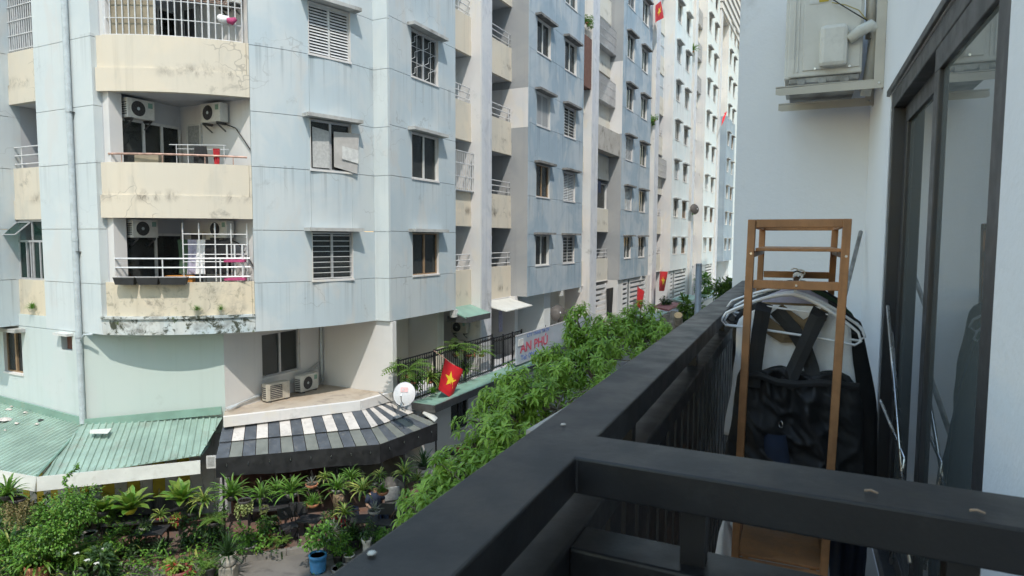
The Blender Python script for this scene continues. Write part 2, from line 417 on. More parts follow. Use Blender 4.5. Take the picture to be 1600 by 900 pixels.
# ================================================================== APARTMENT BUILDING
bld = empty('apartment_building', (-12.5, 16.7, ZG), 0, 'long pale blue apartment block with rounded corner tower and cream balconies', 'building')
BO = Vector((-12.5, 16.7, ZG))
class W(MB):
    """mesh written in world metres, stored relative to the building's base"""
    def build(s, name, mats, parent=None, **k):
        s.v = [(x - BO.x, y - BO.y, z - BO.z) for x, y, z in s.v]
        return MB.build(s, name, mats, parent, **k)
def bloc(x, y, z): return (x - BO.x, y - BO.y, z - BO.z)

XF = -12.5
SILL = [6.36 + 3.25 * k for k in range(9)]; SILL[1] = 9.57; SILL[2] = 12.83
HEAD = [7.84 + 3.28 * k for k in range(9)]
PB = [4.9 + 3.25 * k for k in range(10)]; PB[1] = 8.10; PB[2] = 11.38    # slab underside of balcony k
ZB = 5.0; ZTOP = 36.0
def inview(x, y, z, marg=60):
    v = Vector((x, y, z)) - C0; d = v.dot(_fw); return d > 0 and 450 - FPX * v.dot(_up) / d > -marg
OC = (-19.83, 17.09); RA = 6.8
def arc(t, d=0.): return (OC[0] + (RA + d) * math.cos(R(t)), OC[1] + (RA + d) * math.sin(R(t)))
def arc_block(mb, t0, t1, d0, d1, z0, z1, m=0):
    n = max(1, int(abs(t1 - t0) / 2.5)); rows = []
    for i in range(n + 1):
        t = t0 + (t1 - t0) * i / n; a = arc(t, d1); b = arc(t, d0)
        rows.append([(a[0], a[1], z0), (a[0], a[1], z1), (b[0], b[1], z1), (b[0], b[1], z0)])
    mb.grid([[r[k] for k in range(4)] for r in rows], m, closed=True)
    k = len(mb.v) - 4 * (n + 1); mb.f += [(k, k + 1, k + 2, k + 3), (k + 4 * n + 3, k + 4 * n + 2, k + 4 * n + 1, k + 4 * n)]; mb.m += [m, m]
    return mb

# ---------------------------------------------------------------- window prototypes (local: x along wall, +y into wall, z up)
_wc = {}
CURT = ['curtain_tan', 'curtain_grey', 'curtain_white', 'interior', 'interior']
def wparts(w, h, style, ledge=True, hood=.29):
    key = (round(w, 2), round(h, 2), style, ledge)
    if key in _wc: return _wc[key]
    out = {}
    t = .05; fm = MB()
    y0, y1 = .085, .15
    fm.box(-w / 2, w / 2, y0, y1, 0, t); fm.box(-w / 2, w / 2, y0, y1, h - t, h)
    fm.box(-w / 2, -w / 2 + t, y0, y1, t, h - t); fm.box(w / 2 - t, w / 2, y0, y1, t, h - t); fm.box(-.035, .035, y0 - .01, y1, t, h - t)
    fr = {'brown': 'alu_brown', 'plain': 'white_frame', 'louvre': 'white_frame'}.get(style, 'alu')
    out['frame'] = fm.mesh('window_frame', MT[fr])
    rv = MB(); e = .012
    rv.box(-w / 2 - .001, -w / 2 + e, .001, y0, 0, h); rv.box(w / 2 - e, w / 2 + .001, .001, y0, 0, h)
    rv.box(-w / 2, w / 2, .001, y0, h - e, h + .001); rv.box(-w / 2 - .02, w / 2 + .02, -.03, y0, -.045, e)
    out['reveal'] = rv.mesh('reveal', MT['off_white'])
    for nm, x0, x1, yy in (('pane_a', -w / 2 + t, -.035, .12), ('pane_b', .035, w / 2 - t, .13)):
        pm = MB(); pm.box(x0, x1, yy, yy + .006, t, h - t); out[nm] = pm.mesh('pane', MT['glass'])
    if ledge:
        lm = MB(); lm.box(-w / 2 - .22, w / 2 + .22, -hood, .08, h + .03, h + .13); out['hood'] = lm.mesh('hood', MT['dark_hood' if ledge == 'dark' else 'concrete_ledge'])
    if style == 'louvre':
        lv = MB(); n = int(h / .085)
        for i in range(n):
            z = t + (h - 2 * t) * (i + .5) / n
            for x0, x1 in ((-w / 2 + t, -.036), (.036, w / 2 - t)):
                lv.add([(x0, .05, z - .03), (x1, .05, z - .03), (x1, .085, z + .03), (x0, .085, z + .03)], [(0, 1, 2, 3)])
        out['louvre'] = lv.mesh('louvre', MT['bar_white'])
    if style == 'bars':
        lv = MB(); n = int(h / .15)
        for i in range(n): z = h * (i + .7) / n - .05; lv.beam((-w / 2, .06, z), (w / 2, .06, z), .014, .02)
        out['grille'] = lv.mesh('grille', MT['bar_white'])
    if style == 'grille':
        lv = MB()
        for sx in (-1, 1):
            cx = sx * w / 4; a = w / 4 - .02
            for dz in (0, h * .33, h * .66):
                pts = [(cx - a, .06, dz + .03), (cx - a * .3, .06, dz + h * .11), (cx - a * .3, .06, dz + h * .22), (cx + a * .4, .06, dz + h * .3), (cx + a, .06, dz + h * .33)]
                lv.tube(pts, .009, 5)
            lv.tube([(cx, .06, 0), (cx, .06, h)], .008, 5)
        for z in (h * .33, h * .66): lv.tube([(-w / 2, .06, z), (w / 2, .06, z)], .008, 5)
        out['grille'] = lv.mesh('grille', MT['bar_white'])
    _wc[key] = out; return out
_cc = {}
def curtain(w, h, mat, cover):
    key = (round(w, 2), round(h, 2), mat, cover)
    if key not in _cc:
        mb = MB(); rows = []
        n = 24; u0, u1 = {'full': (-.5, .5), 'left': (-.5, -.05), 'right': (.02, .5), 'half': (-.3, .5)}[cover]
        for zz in (0, h):
            rows.append([(w * (u0 + (u1 - u0) * i / n), .22 + .02 * math.sin(i * 2.1) + .01 * math.sin(i * .9), zz) for i in range(n + 1)])
        mb.grid(rows); _cc[key] = mb.mesh('curtain', MT[mat], True)
    return _cc[key]
def window(x, y, z, rz, w, h, style='slide', ledge=True, cur=None, cover=None, parent=None):
    ps = wparts(w, h, style, ledge)
    f = obj('window', ps['frame'], parent or bld, bloc(x, y, z), rz)
    for k, me in ps.items():
        if k != 'frame': obj('pane' if k.startswith('pane') else k, me, f)
    cur = cur or random.choice(CURT)
    if cur != 'interior': obj('curtain', curtain(w, h, cur, cover or random.choice(['full', 'left', 'right', 'half'])), f)
    return f

# ---------------------------------------------------------------- rounded corner tower
LV = [5.0, 6.36, 7.82, 9.555, 11.04, 12.80, 14.30, 16.2]
J = .007
# street-side face of the tower (flat, towards the camera) with drain pipe
FY = 10.7; FX0, FX1 = -20.06, -17.48
prev = 2.2
for z0, z1 in zip(LV[:-1], LV[1:]):
    W().box(FX0, FX1, FY, FY + .22, z0 + J, z1 - J).build('wall_panel', MT['tower_white'], bld)
W().box(FX0 + .02, FX1 - .05, FY + .05, FY + .5, 5, 16.2).build('core', MT['tower_white'], bld)
# lower wall below the first joint with two window openings
lowx = [-26.0, -22.35, -21.35, -19.38, -18.87, -18.36]
W().box(-26, -22.35, FY, FY + .22, ZG, 5 - J).build('lower_wall', MT['lower_white'], bld)
W().box(-22.35, -21.35, FY, FY + .22, ZG, 3.55).build('lower_wall', MT['lower_white'], bld)
W().box(-22.35, -21.35, FY, FY + .22, 4.80, 5 - J).build('lower_wall', MT['lower_white'], bld)
W().box(-21.35, -19.38, FY, FY + .22, ZG, 5 - J).build('lower_wall', MT['lower_white'], bld)
W().box(-19.38, -18.87, FY, FY + .22, ZG, 4.45).build('lower_wall', MT['lower_white'], bld)
W().box(-19.38, -18.87, FY, FY + .22, 4.86, 5 - J).build('lower_wall', MT['lower_white'], bld)
W().box(-18.87, -18.36, FY, FY + .22, ZG, 5 - J).build('lower_wall', MT['lower_white'], bld)
W().box(-26, -18.7, FY + .5, FY + .6, ZG, 5).build('dark_backing', MT['interior'], bld)  # dark sheet imitating the unlit room behind the openings
window(-21.85, FY, 3.55, 0, 1.0, 1.25, 'brown', True, 'interior')
vw = W().box(-19.38, -18.87, FY + .16, FY + .2, 4.45, 4.86).build('vent_window', MT['interior_brown'], bld)
W().box(-19.45, -18.80, FY - .18, FY + .05, 4.88, 4.95).build('hood', MT['white_frame'], vw)
W().box(-19.0, -18.96, FY + .10, FY + .15, 4.46, 4.85).build('frame', MT['alu_brown'], vw)
# left recess with small cream balconies, then a projecting block at the picture's edge
RX0 = -21.45
for k, (pb, pt) in enumerate([(8.10, 9.57), (11.38, 12.83), (14.66, 16.1)]):
    p = W().box(RX0, FX0, FY + .06, FY + .2, pb + .55, pt).box(RX0, FX0, FY + .03, FY + .2, pb, pb + .548).build('parapet', MT['cream'], bld)
    W().box(RX0, FX0, FY + .2, FY + 1.9, pb + .003, pb + .15).build('balcony_floor', MT['white_wall'], bld)
W().box(RX0, FX0, FY + .05, FY + .2, 5.35, 6.36).build('parapet', MT['cream_moss'], bld)
W().box(-26, FX0, FY, FY + .22, 5 + J, 5.345).build('wall_panel', MT['lower_white'], bld)
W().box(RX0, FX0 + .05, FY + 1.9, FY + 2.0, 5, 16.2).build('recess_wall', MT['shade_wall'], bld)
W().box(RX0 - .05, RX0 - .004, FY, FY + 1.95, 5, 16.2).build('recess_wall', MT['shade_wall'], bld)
for z0, z1 in zip(LV[:-1], LV[1:]):
    W().box(-26, RX0, 9.75, FY + .3, z0 + J, z1 - J).build('wall_panel', MT['pale_blue'], bld)
dd = W().box(-20.95, -20.1, FY + 1.84, FY + 1.89, 8.3, 10.75).build('balcony_door', MT['interior'], bld)
dd = W().box(-20.95, -20.1, FY + 1.84, FY + 1.89, 11.6, 14.0).build('balcony_door', MT['interior'], bld)
def rail3(mb, pts, z0, hs=(.16, .38, .60), r=.022, posts=(0., .5, 1.)):
    """three horizontal tubes over a path of points, with posts"""
    for h in hs: mb.tube([(x, y, z0 + h) for x, y in pts], r, 6)
    n = len(pts) - 1
    for f in posts:
        i = min(n - 1, int(f * n)); a = f * n - i; x = pts[i][0] * (1 - a) + pts[i + 1][0] * a; y = pts[i][1] * (1 - a) + pts[i + 1][1] * a
        mb.tube([(x, y, z0), (x, y, z0 + hs[-1])], r * .8, 6)
    return mb
rail3(W(), [(RX0, FY + .12), (FX0, FY + .12)], 9.57, (.12, .36, .60), posts=(.25, .92)).build('railing', MT['bar_white'], bld)
# grilled upper balcony: vertical bars with cross bars and a shirt behind
gm = W()
for i in range(13): x = RX0 + (FX0 - RX0) * (i + .5) / 13; gm.box(x - .012, x + .012, FY + .1, FY + .12, 12.83, 14.66)
for z in (12.9, 13.3, 13.7, 14.1, 14.5): gm.box(RX0, FX0, FY + .09, FY + .13, z - .012, z + .012)
gm.build('grille', MT['bar_white'], bld)
# green glazed window of the enclosed balcony below, top vent pushed open
gw = W().box(RX0, FX0, FY + .1, FY + .15, 6.36, 6.42).box(RX0, FX0, FY + .1, FY + .15, 7.45, 7.51).box(RX0, FX0, FY + .1, FY + .15, 8.04, 8.1).box(RX0, RX0 + .05, FY + .1, FY + .15, 6.42, 8.04).box(FX0 - .05, FX0, FY + .1, FY + .15, 6.42, 8.04)
for x in (-21.05, -20.85, -20.72, -20.38): gw.box(x - .022, x + .022, FY + .09, FY + .14, 6.42, 7.45)
gw.box(-20.75, -20.70, FY + .09, FY + .14, 7.51, 8.04)
gwo = gw.build('window', MT['alu'], bld)
for a, b in ((-21.4, -21.07), (-20.70, -20.40), (-20.36, -20.11)): W().box(a, b, FY + .12, FY + .126, 6.42, 7.45).build('pane', MT['glass_green'], gwo)
W().box(-20.70, -20.11, FY + .12, FY + .126, 7.51, 8.04).build('pane', MT['glass_green'], gwo)
vp = W()
a0, a1 = Vector((RX0 + .03, FY + .08, 8.03)), Vector((-20.76, FY + .08, 8.03)); dn = Vector((-.1, -.36, -.36))
vp.add([a0, a1, a1 + dn, a0 + dn], [(0, 1, 2, 3)]); vp.build('open_vent', MT['glass_green'], gwo)
fb = W()
for p, q in ((a0, a1), (a1, a1 + dn), (a1 + dn, a0 + dn), (a0 + dn, a0)): fb.beam(p, q, .035, .03)
fb.build('vent_frame', MT['alu'], gwo)

# blue curved wall right of the balcony: panels with recessed joints, one window per storey
TH = [-36.7, -23.2, -11.6, -4.0]
for i in range(3):
    for j, (z0, z1) in enumerate(zip(LV[:-1], LV[1:])):
        if i == 1 and j % 2 == 1: continue
        jt = .06
        arc_block(W(), TH[i] + jt * (i == 1 and j > 0), TH[i + 1] - jt * (i == 1 and j > 0), -.22, 0, z0 + J, z1 - J).build('wall_panel', MT['pale_blue'], bld)
for j in (1, 3, 5):
    t = -17.4; x, y = arc(t, -.012)
    st = {1: 'bars', 3: 'slide', 5: 'louvre'}[j]
    window(x, y, LV[j] + .02, R(t + 90), 1.36, LV[j + 1] - LV[j] - .06, st, True, {1: 'curtain_white', 3: 'interior', 5: 'curtain_grey'}[j], 'right' if j == 1 else 'full')
arc_block(W(), -36.5, -4, -.62, -.5, 5, 16.2).build('dark_backing', MT['interior'], bld)
# narrow white return between the curved wall and the street facade
for z0, z1 in zip(LV[:-1], LV[1:]):
    W().box(-13.15, -12.502, 16.62, 16.72, z0 + J, z1 - J).build('wall_panel', MT['tower_white'], bld)
# papered-over window boards on the middle storey
bd = W(); t0, t1 = -16.9, -9.6
def arcp(t, d, z): p = arc(t, d); return (p[0], p[1], z)
bd.add([arcp(-16.9, .02, 9.70), arcp(-10.6, .10, 9.55), arcp(-10.0, .12, 10.75), arcp(-16.9, .02, 10.72), arcp(-16.9, .0, 9.70), arcp(-10.6, .08, 9.55), arcp(-10.0, .10, 10.75), arcp(-16.9, .0, 10.72)],
       [(0, 1, 2, 3), (7, 6, 5, 4), (0, 4, 5, 1), (1, 5, 6, 2), (2, 6, 7, 3), (3, 7, 4, 0)])
tag(bd.build('window_board', MT['board_paper'], None, loc=tuple(BO)), 'loose pale board hanging over the papered middle window of the rounded tower', 'board')
b2 = W(); b2.add([arcp(-15, .075, 9.95), arcp(-10.4, .125, 9.85), arcp(-10.3, .13, 10.25), arcp(-15, .08, 10.33)], [(0, 1, 2, 3)])
b2.build('paper', MT['label_paper'], bpy.data.objects['window_board'], loc=(0, 0, 0))
pp = W(); pp.add([arcp(-22.4, -.05, 9.65), arcp(-17.9, -.05, 9.65), arcp(-17.9, -.05, 10.72), arcp(-22.4, -.05, 10.80)], [(0, 1, 2, 3)])
tag(pp.build('window_paper', MT['curtain_white'], None, loc=tuple(BO)), 'faded printed sheets taped inside the left half of the papered tower window', 'paper')

# balconies of the tower: slab band, parapet, interior corner, ceiling
BK = [(5.50, 6.40), (8.12, 9.575), (11.40, 12.84), (14.68, 16.1)]
for k, (pb, pt) in enumerate(BK):
    m = 'cream_moss' if k == 0 else 'cream'
    par = arc_block(W(), -67.6, -37.3, -.20, -.06, pb + (.0 if k == 0 else .60), pt)
    if k: arc_block(par, -69.2, -36.75, -.20, -.02, pb, pb + .597)
    par.build('parapet', MT[m], bld)
    zl_ = pb + (.0 if k == 0 else .6)
    arc_block(W(), -69.4, -67.65, -.20, -.12, zl_, pt).build('parapet_end', MT[m], bld); arc_block(W(), -37.25, -36.75, -.24, -.02, zl_, pt).build('parapet_end', MT[m], bld)
    fl = [arc(t, -.2) for t in range(-69, -36, 4)] + [(-14.3, 13.25), (-17.5, 13.25), (-17.5, 10.8)]
    W().prism(fl, pb + .02, pb + .16).build('balcony_floor', MT['shade_wall'], bld)
arc_block(W(), -70, -36.75, -.22, .05, 5.43, 5.497).build('ledge', MT['mossy_lip'], bld)
arc_block(W(), -70, -36.75, -.22, 0, ZB, 5.425).build('lip_band', MT['mossy_lip'], bld)
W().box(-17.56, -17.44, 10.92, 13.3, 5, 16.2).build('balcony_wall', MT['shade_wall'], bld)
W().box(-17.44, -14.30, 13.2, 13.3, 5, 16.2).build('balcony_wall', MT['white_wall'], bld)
W().box(-17.475, -17.2, 10.93, 11.28, 5.6, 16.2).build('balcony_column', MT['white_wall'], bld)
# sliding doors on the balcony's back wall (facing the street)
for k, (pb, pt) in enumerate(BK[:3]):
    zf = pb + .16; zt = zf + 2.55
    if k == 0: zf = 5.66; zt = 7.72
    d = W()
    ys = (11.35, 12.0, 12.55, 13.12) if k else (11.35, 12.25, 13.1)
    d.box(-17.44, -17.38, ys[0], ys[-1], zt - .07, zt); d.box(-17.44, -17.38, ys[0], ys[-1], zf, zf + .06)
    for yy in ys: d.box(-17.43, -17.37, yy - .035, yy + .035, zf + .06, zt - .07)
    do = d.build('sliding_door', MT['white_frame'], bld)
    for a, b in zip(ys[:-1], ys[1:]):
        W().box(-17.42, -17.415, a + .035, b - .035, zf + .06, zt - .07).build('pane', MT['glass'], do)
    cm = {1: ['curtain_grey', 'curtain_tan', 'curtain_grey'], 2: ['interior'] * 3, 0: ['interior'] * 3}[k]
    for (a, b), c in zip(zip(ys[:-1], ys[1:]), cm):
        W().box(-17.435, -17.425, a, b, zf, zt).build('curtain', MT[c], do)
    hd = W().box(-17.05, -16.55, 13.14, 13.2, zf, zt).build('balcony_door', MT['curtain_grey' if k == 1 else 'interior'], bld)
    W().box(-17.1, -17.05, 13.12, 13.2, zf, zt + .05).box(-16.55, -16.5, 13.12, 13.2, zf, zt + .05).box(-17.05, -16.55, 13.12, 13.2, zt, zt + .05).build('frame', MT['white_frame'], hd)
# balcony rails
path = lambda d, a=-67.5, b=-37.6: [arc(a + (b - a) * i / 10, d) for i in range(11)]
rr = W(); p = path(-.12); rr.tube([(x, y, 9.80) for x, y in p], .028, 8)
for i in (1, 4, 7, 9): rr.tube([(p[i][0], p[i][1], 9.575), (p[i][0], p[i][1], 9.80)], .014, 6)
rr.build('railing', MT['bar_rust'], bld)
rail3(W(), path(-.10, -66.8, -37.5), 6.40, (.14, .40, .64), .024, (.36, .78)).build('railing', MT['bar_white'], bld)
# cage on the right half of the lowest balcony
cg = W()
cp = [arc(-52 + (-38 + 52) * i / 4, -.22) for i in range(5)]
for z in (6.95, 7.15, 7.42, 7.7): cg.tube([(x, y, z) for x, y in cp], .012, 5)
for x, y in cp: cg.tube([(x, y, 6.4), (x, y, 8.0)], .018, 5)
for k in range(6):
    z = 6.5 + .22 * k; a = cp[-1]; cg.tube([(a[0], a[1], z), (a[0] - .5, a[1] + .15, z + .05)], .008, 5)
cg.build('cage', MT['bar_white'], bld)
# full grille on the top visible balcony, left part boarded from behind
cg = W(); tb = [-67.3 + (-38.0 + 67.3) * i / 21 for i in range(22)]
for i, t in enumerate(tb):
    x, y = arc(t, -.12); cg.tube([(x, y, 12.84), (x, y, 14.68)], .016 if i % 8 else .03, 5)
for z in (12.86, 13.28, 13.75, 14.2): cg.tube([(x, y, z) for x, y in path(-.12, -67.3, -38)], .013, 5)
cg.build('grille', MT['bar_white'], bld)
bb = W(); arc_block(bb, -67.2, -56.5, -.22, -.20, 12.84, 14.68); bb.build('board', MT['board_tan'], bld)
cp = [arc(t, -.25) for t in (-56, -50, -44, -39)]
ft = W()
for z in (13.85, 13.9, 13.96): ft.tube([(x, y, z) for x, y in cp], .012, 4)
ft.build('clothes_line', MT['bar_rust'], bld)

# drain pipe
PX = -18.37
pp = MB(); pp.lathe([(.075, 0), (.075, 13.5)], 12)
for z in (1.95, 2.25, 2.35, 5.0, 8.4, 12.2): pp.lathe([(.085, z), (.085, z + .14)], 12)
dp = tag(pp.build('drain_pipe', MT['pipe_grey'], None, smooth=False, loc=(PX, FY - .1, 2.5)), 'tall grey drain pipe running down the flat white tower face', 'pipe')
for z in (4.7, 8.4): MB().box(-.10, .10, -.03, .12, z, z + .02).build('clamp', MT['bar_dark'], dp)
MB().tube([(.07, 0, 2.30), (.28, -.02, 2.48), (.55, .03, 2.5)], .03, 8).build('branch_pipe', MT['pipe_grey'], dp, smooth=True)

# ---------------------------------------------------------------- walls under the overhang of the tower
GA, GB = Vector((-18.36, 10.7)), Vector((-15.4, 12.8))
gn = Vector((-(GB - GA).y, (GB - GA).x)).normalized()
W().prism([tuple(GA), tuple(GB), tuple(GB + gn * .2), tuple(GA + gn * .2 + Vector((0, .02)))], ZG, 5.0).build('lower_wall', MT['lower_green'], bld)
LZ = 2.75
W().box(-15.6, -15.4, 12.803, 14.15, LZ - .3, 5).build('lower_wall', MT['white_wall'], bld)
W().box(-15.6, -15.4, 14.15, 15.75, LZ - .3, 3.36).build('lower_wall', MT['white_wall'], bld)
W().box(-15.6, -15.4, 14.15, 15.75, 4.72, 5).build('lower_wall', MT['white_wall'], bld)
W().box(-15.6, -15.4, 15.75, 16.9, LZ - .3, 5).build('lower_wall', MT['white_wall'], bld)
W().box(-16.1, -16.0, 13.5, 16.5, LZ, 5).build('dark_backing', MT['interior'], bld)
window(-15.4, 14.95, 3.36, R(90), 1.58, 1.35, 'slide', False, 'interior')
W().box(-15.398, -12.45, 16.7, 16.9, ZG, ZB - .02).build('lower_wall', MT['white_wall'], bld)
sf = [arc(t, -.2) for t in range(-69, -4, 4)] + [(-12.9, 16.69), (-15.39, 16.69), (-15.39, 12.81), (-18.3, 10.75)]
W().prism(sf, 5.002, 5.10).build('soffit', MT['white_wall'], bld)
# roof terrace ledge for the outdoor units
q1, q2, q3 = hz(349, 651, LZ), hz(562, 626, LZ), hz(594, 615, LZ)
led = [(-15.45, 12.82), (q1.x, q1.y), (q2.x, q2.y), (-12.48, 16.69), (-15.39, 16.69)]
W().prism(led, LZ - .22, LZ - .06).build('terrace_floor', MT['ledge_floor'], bld)
up = W(); pth = [Vector((q1.x, q1.y, LZ)), Vector((q2.x, q2.y, LZ)), Vector((-12.5, 16.72, LZ))]
for a, b in zip(pth[:-1], pth[1:]): up.beam(a - Vector((0, 0, .14)), b - Vector((0, 0, .14)), .14, .28)
up.build('upstand', MT['off_white'], bld)
tp = [(-15.32, 16.62, z) for z in (2.8, 3.4, 4.1, 4.98)]
tag(MB().tube([Vector(p) - Vector((-15.32, 16.62, 2.7)) for p in tp], .05, 8).build('corner_duct', MT['pipe_grey'], None, smooth=True, loc=(-15.32, 16.62, 2.7)), 'stained grey vertical duct in the corner behind the two ledge units', 'pipe')
cb = MB()
for k in range(3):
    pts = [(-15.33, 16.5 - .02 * k, 3.5 - .1 * k), (-15.35, 15.6, 3.15 - .05 * k), (-15.36, 14.4, 2.95 - .03 * k), (-15.36, 13.3, 2.83), (-15.3 + .1 * k, 12.7, 2.8)]
    cb.tube(pts, .014, 5)
tag(cb.build('cable_bundle', MT['pipe_grey'], None, smooth=True), 'loose grey cables drooping along the white wall above the ledge units', 'cable')

# ---------------------------------------------------------------- street facade: bays and recessed balconies
RZ = R(90)
def bay(Y0, Y1, wins, mat, side, panels, zmax, sty=None, hoods=True):
    """projecting bay: panels between sill and head lines with window openings left free"""
    nf = max(1, min(9, int((zmax - 6.36) / 3.25) + 1))
    rows = [ZB]
    for k in range(nf): rows += [SILL[k], HEAD[k]]
    rows.append(rows[-1] + 1.8)
    cols = [Y0] + [e for a, b in wins for e in (a, b)] + [Y1]
    solid = W()
    for j, (z0, z1) in enumerate(zip(rows[:-1], rows[1:])):
        winrow = j % 2 == 1
        if panels:
            if winrow: segs = [(cols[i], cols[i + 1]) for i in range(0, len(cols) - 1, 2)]
            elif len(wins) == 1: segs = [(cols[i], cols[i + 1]) for i in range(len(cols) - 1)]
            else: segs = [(cols[0], (cols[2] + cols[3]) / 2), ((cols[2] + cols[3]) / 2, cols[-1])]
            for a, b in segs:
                e = .0025
                W().box(XF - .2, XF, a + e, b - e, z0 + J, z1 - J).build('wall_panel', MT[mat], bld)
        else:
            segs = [(cols[i], cols[i + 1]) for i in range(0, len(cols) - 1, 2)] if winrow else [(Y0, Y1)]
            for a, b in segs: solid.box(XF - .2, XF, a, b, z0, z1)
    if not panels: solid.build('bay_wall', MT[mat], bld)
    W().box(XF - .75, XF - .55, Y0 + .1, Y1 - .1, ZB, rows[-1]).build('dark_backing', MT['interior'], bld)  # dark plane painted to give darkness behind the bay windows
    if not panels or len(wins) == 1: pass
    for z0, z1, m in side:
        if m: W().box(XF - 2.7, XF - .004, Y0 - .006, Y0 + .12, z0 + .004, min(z1, rows[-1]) - .004).build('side_wall', MT[m], bld)
    W().box(XF - 1.6, XF - .2, Y0 + .12, Y1, ZB + .003, ZB + .1).build('soffit', MT['white_wall'], bld)
    for k in range(nf):
        for i, (a, b) in enumerate(wins):
            yc = (a + b) / 2
            st = sty.get((k, i), None) if sty else None
            st, cur, cov = st or (random.choice(['slide', 'slide', 'bars', 'louvre', 'plain', 'brown']), None, None)
            window(XF, yc, SILL[k] + .02, RZ, b - a - .02, HEAD[k] - SILL[k] - .06, st, 'dark' if mat == 'bay_blue' else hoods, cur, cov)
bay(16.72, 20.62, [(17.88, 19.5)], 'pale_blue', [], True, 16.5,
    {(0, 0): ('brown', 'curtain_tan', 'left'), (1, 0): ('plain', 'curtain_grey', 'full'), (2, 0): ('grille', 'curtain_grey', 'full')})
bay(26.84, 33.9, [(27.75, 29.35), (31.15, 32.8)], 'bay_blue', [(ZB, 12.6, 'side_grey'), (12.6, 14.35, 'off_white'), (14.35, 21, 'side_grey')], True, 19.8,
    {(0, 0): ('plain', 'curtain_grey', 'right'), (0, 1): ('bars', 'curtain_tan', 'full'), (1, 0): ('brown', 'curtain_white', 'full'), (1, 1): ('louvre', 'interior', None),
     (2, 0): ('louvre', 'interior', None), (2, 1): ('bars', 'curtain_tan', 'half'), (3, 0): ('plain', 'curtain_white', 'full'), (3, 1): ('plain', 'curtain_tan', 'full')})
bay(41.0, 48.1, [(41.9, 43.5), (45.4, 47.0)], 'bay_blue', [(ZB, 14.35, 'side_grey'), (14.35, 18.9, 'off_white'), (18.9, 31, 'side_grey')], True, 27)
bay(55.3, 62.5, [(56.2, 57.8), (59.7, 61.3)], 'bay_mint', [(ZB, 40, 'off_white')], False, 33)
bay(69.7, 76.9, [(70.6, 72.2), (74.1, 75.7)], 'bay_mint', [(ZB, 40, 'off_white')], False, 33)
bay(84.1, 91.3, [(85.0, 86.6), (88.5, 90.1)], 'bay_steel', [(ZB, 24.0, 'bay_steel'), (24.0, 40, 'off_white')], False, 20)
bay(84.1, 91.3, [(85.0, 86.6), (88.5, 90.1)], 'bay_mint', [], False, 33) if False else None
# upper pale part of the last bay, then the end of the block
ub = W()
for k in range(5, 9):
    z0 = HEAD[k - 1] + .9; z1 = z0 + 3.28 - .002; z0 = max(z0, 22.77)
    ub.box(XF - .2, XF, 84.1, 85.0, z0, z1); ub.box(XF - .2, XF, 86.6, 88.5, z0, z1); ub.box(XF - .2, XF, 90.1, 91.3, z0, z1)
    for a, b in ((85.0, 86.6), (88.5, 90.1)):
        ub.box(XF - .2, XF, a, b, min(z0, SILL[k] - .05), SILL[k]); ub.box(XF - .2, XF, a, b, HEAD[k], z1)
        window(XF, (a + b) / 2, SILL[k] + .02, RZ, b - a - .02, HEAD[k] - SILL[k] - .06, 'slide', True)
ub.build('bay_wall', MT['bay_mint'], bld)
W().box(XF - 2.7, XF - .004, 84.09, 84.22, 22.7, 36).build('side_wall', MT['off_white'], bld)
W().box(XF - .75, XF - .55, 84.2, 91.2, ZB, 36).build('dark_backing', MT['interior'], bld)
W().box(XF - 3, XF - .3, 91.3, 120, ZG, 35).build('end_block', MT['bay_mint'], bld)
# roof parapet and stepped cornice of the far end
W().box(-24, XF - .05, 48, 69.5, 35.2, 36.0).build('roof_parapet', MT['off_white'], bld)
for k in range(6):
    W().box(-24, XF + .12 + .14 * k, 78 - .1 * k, 99, 33.6 + .75 * k, 34.2 + .75 * k).build('cornice', MT['off_white'], bld)
W().box(-24, XF - .1, 78.2, 98, 33.4, 38.0).build('roof_house', MT['off_white'], bld)

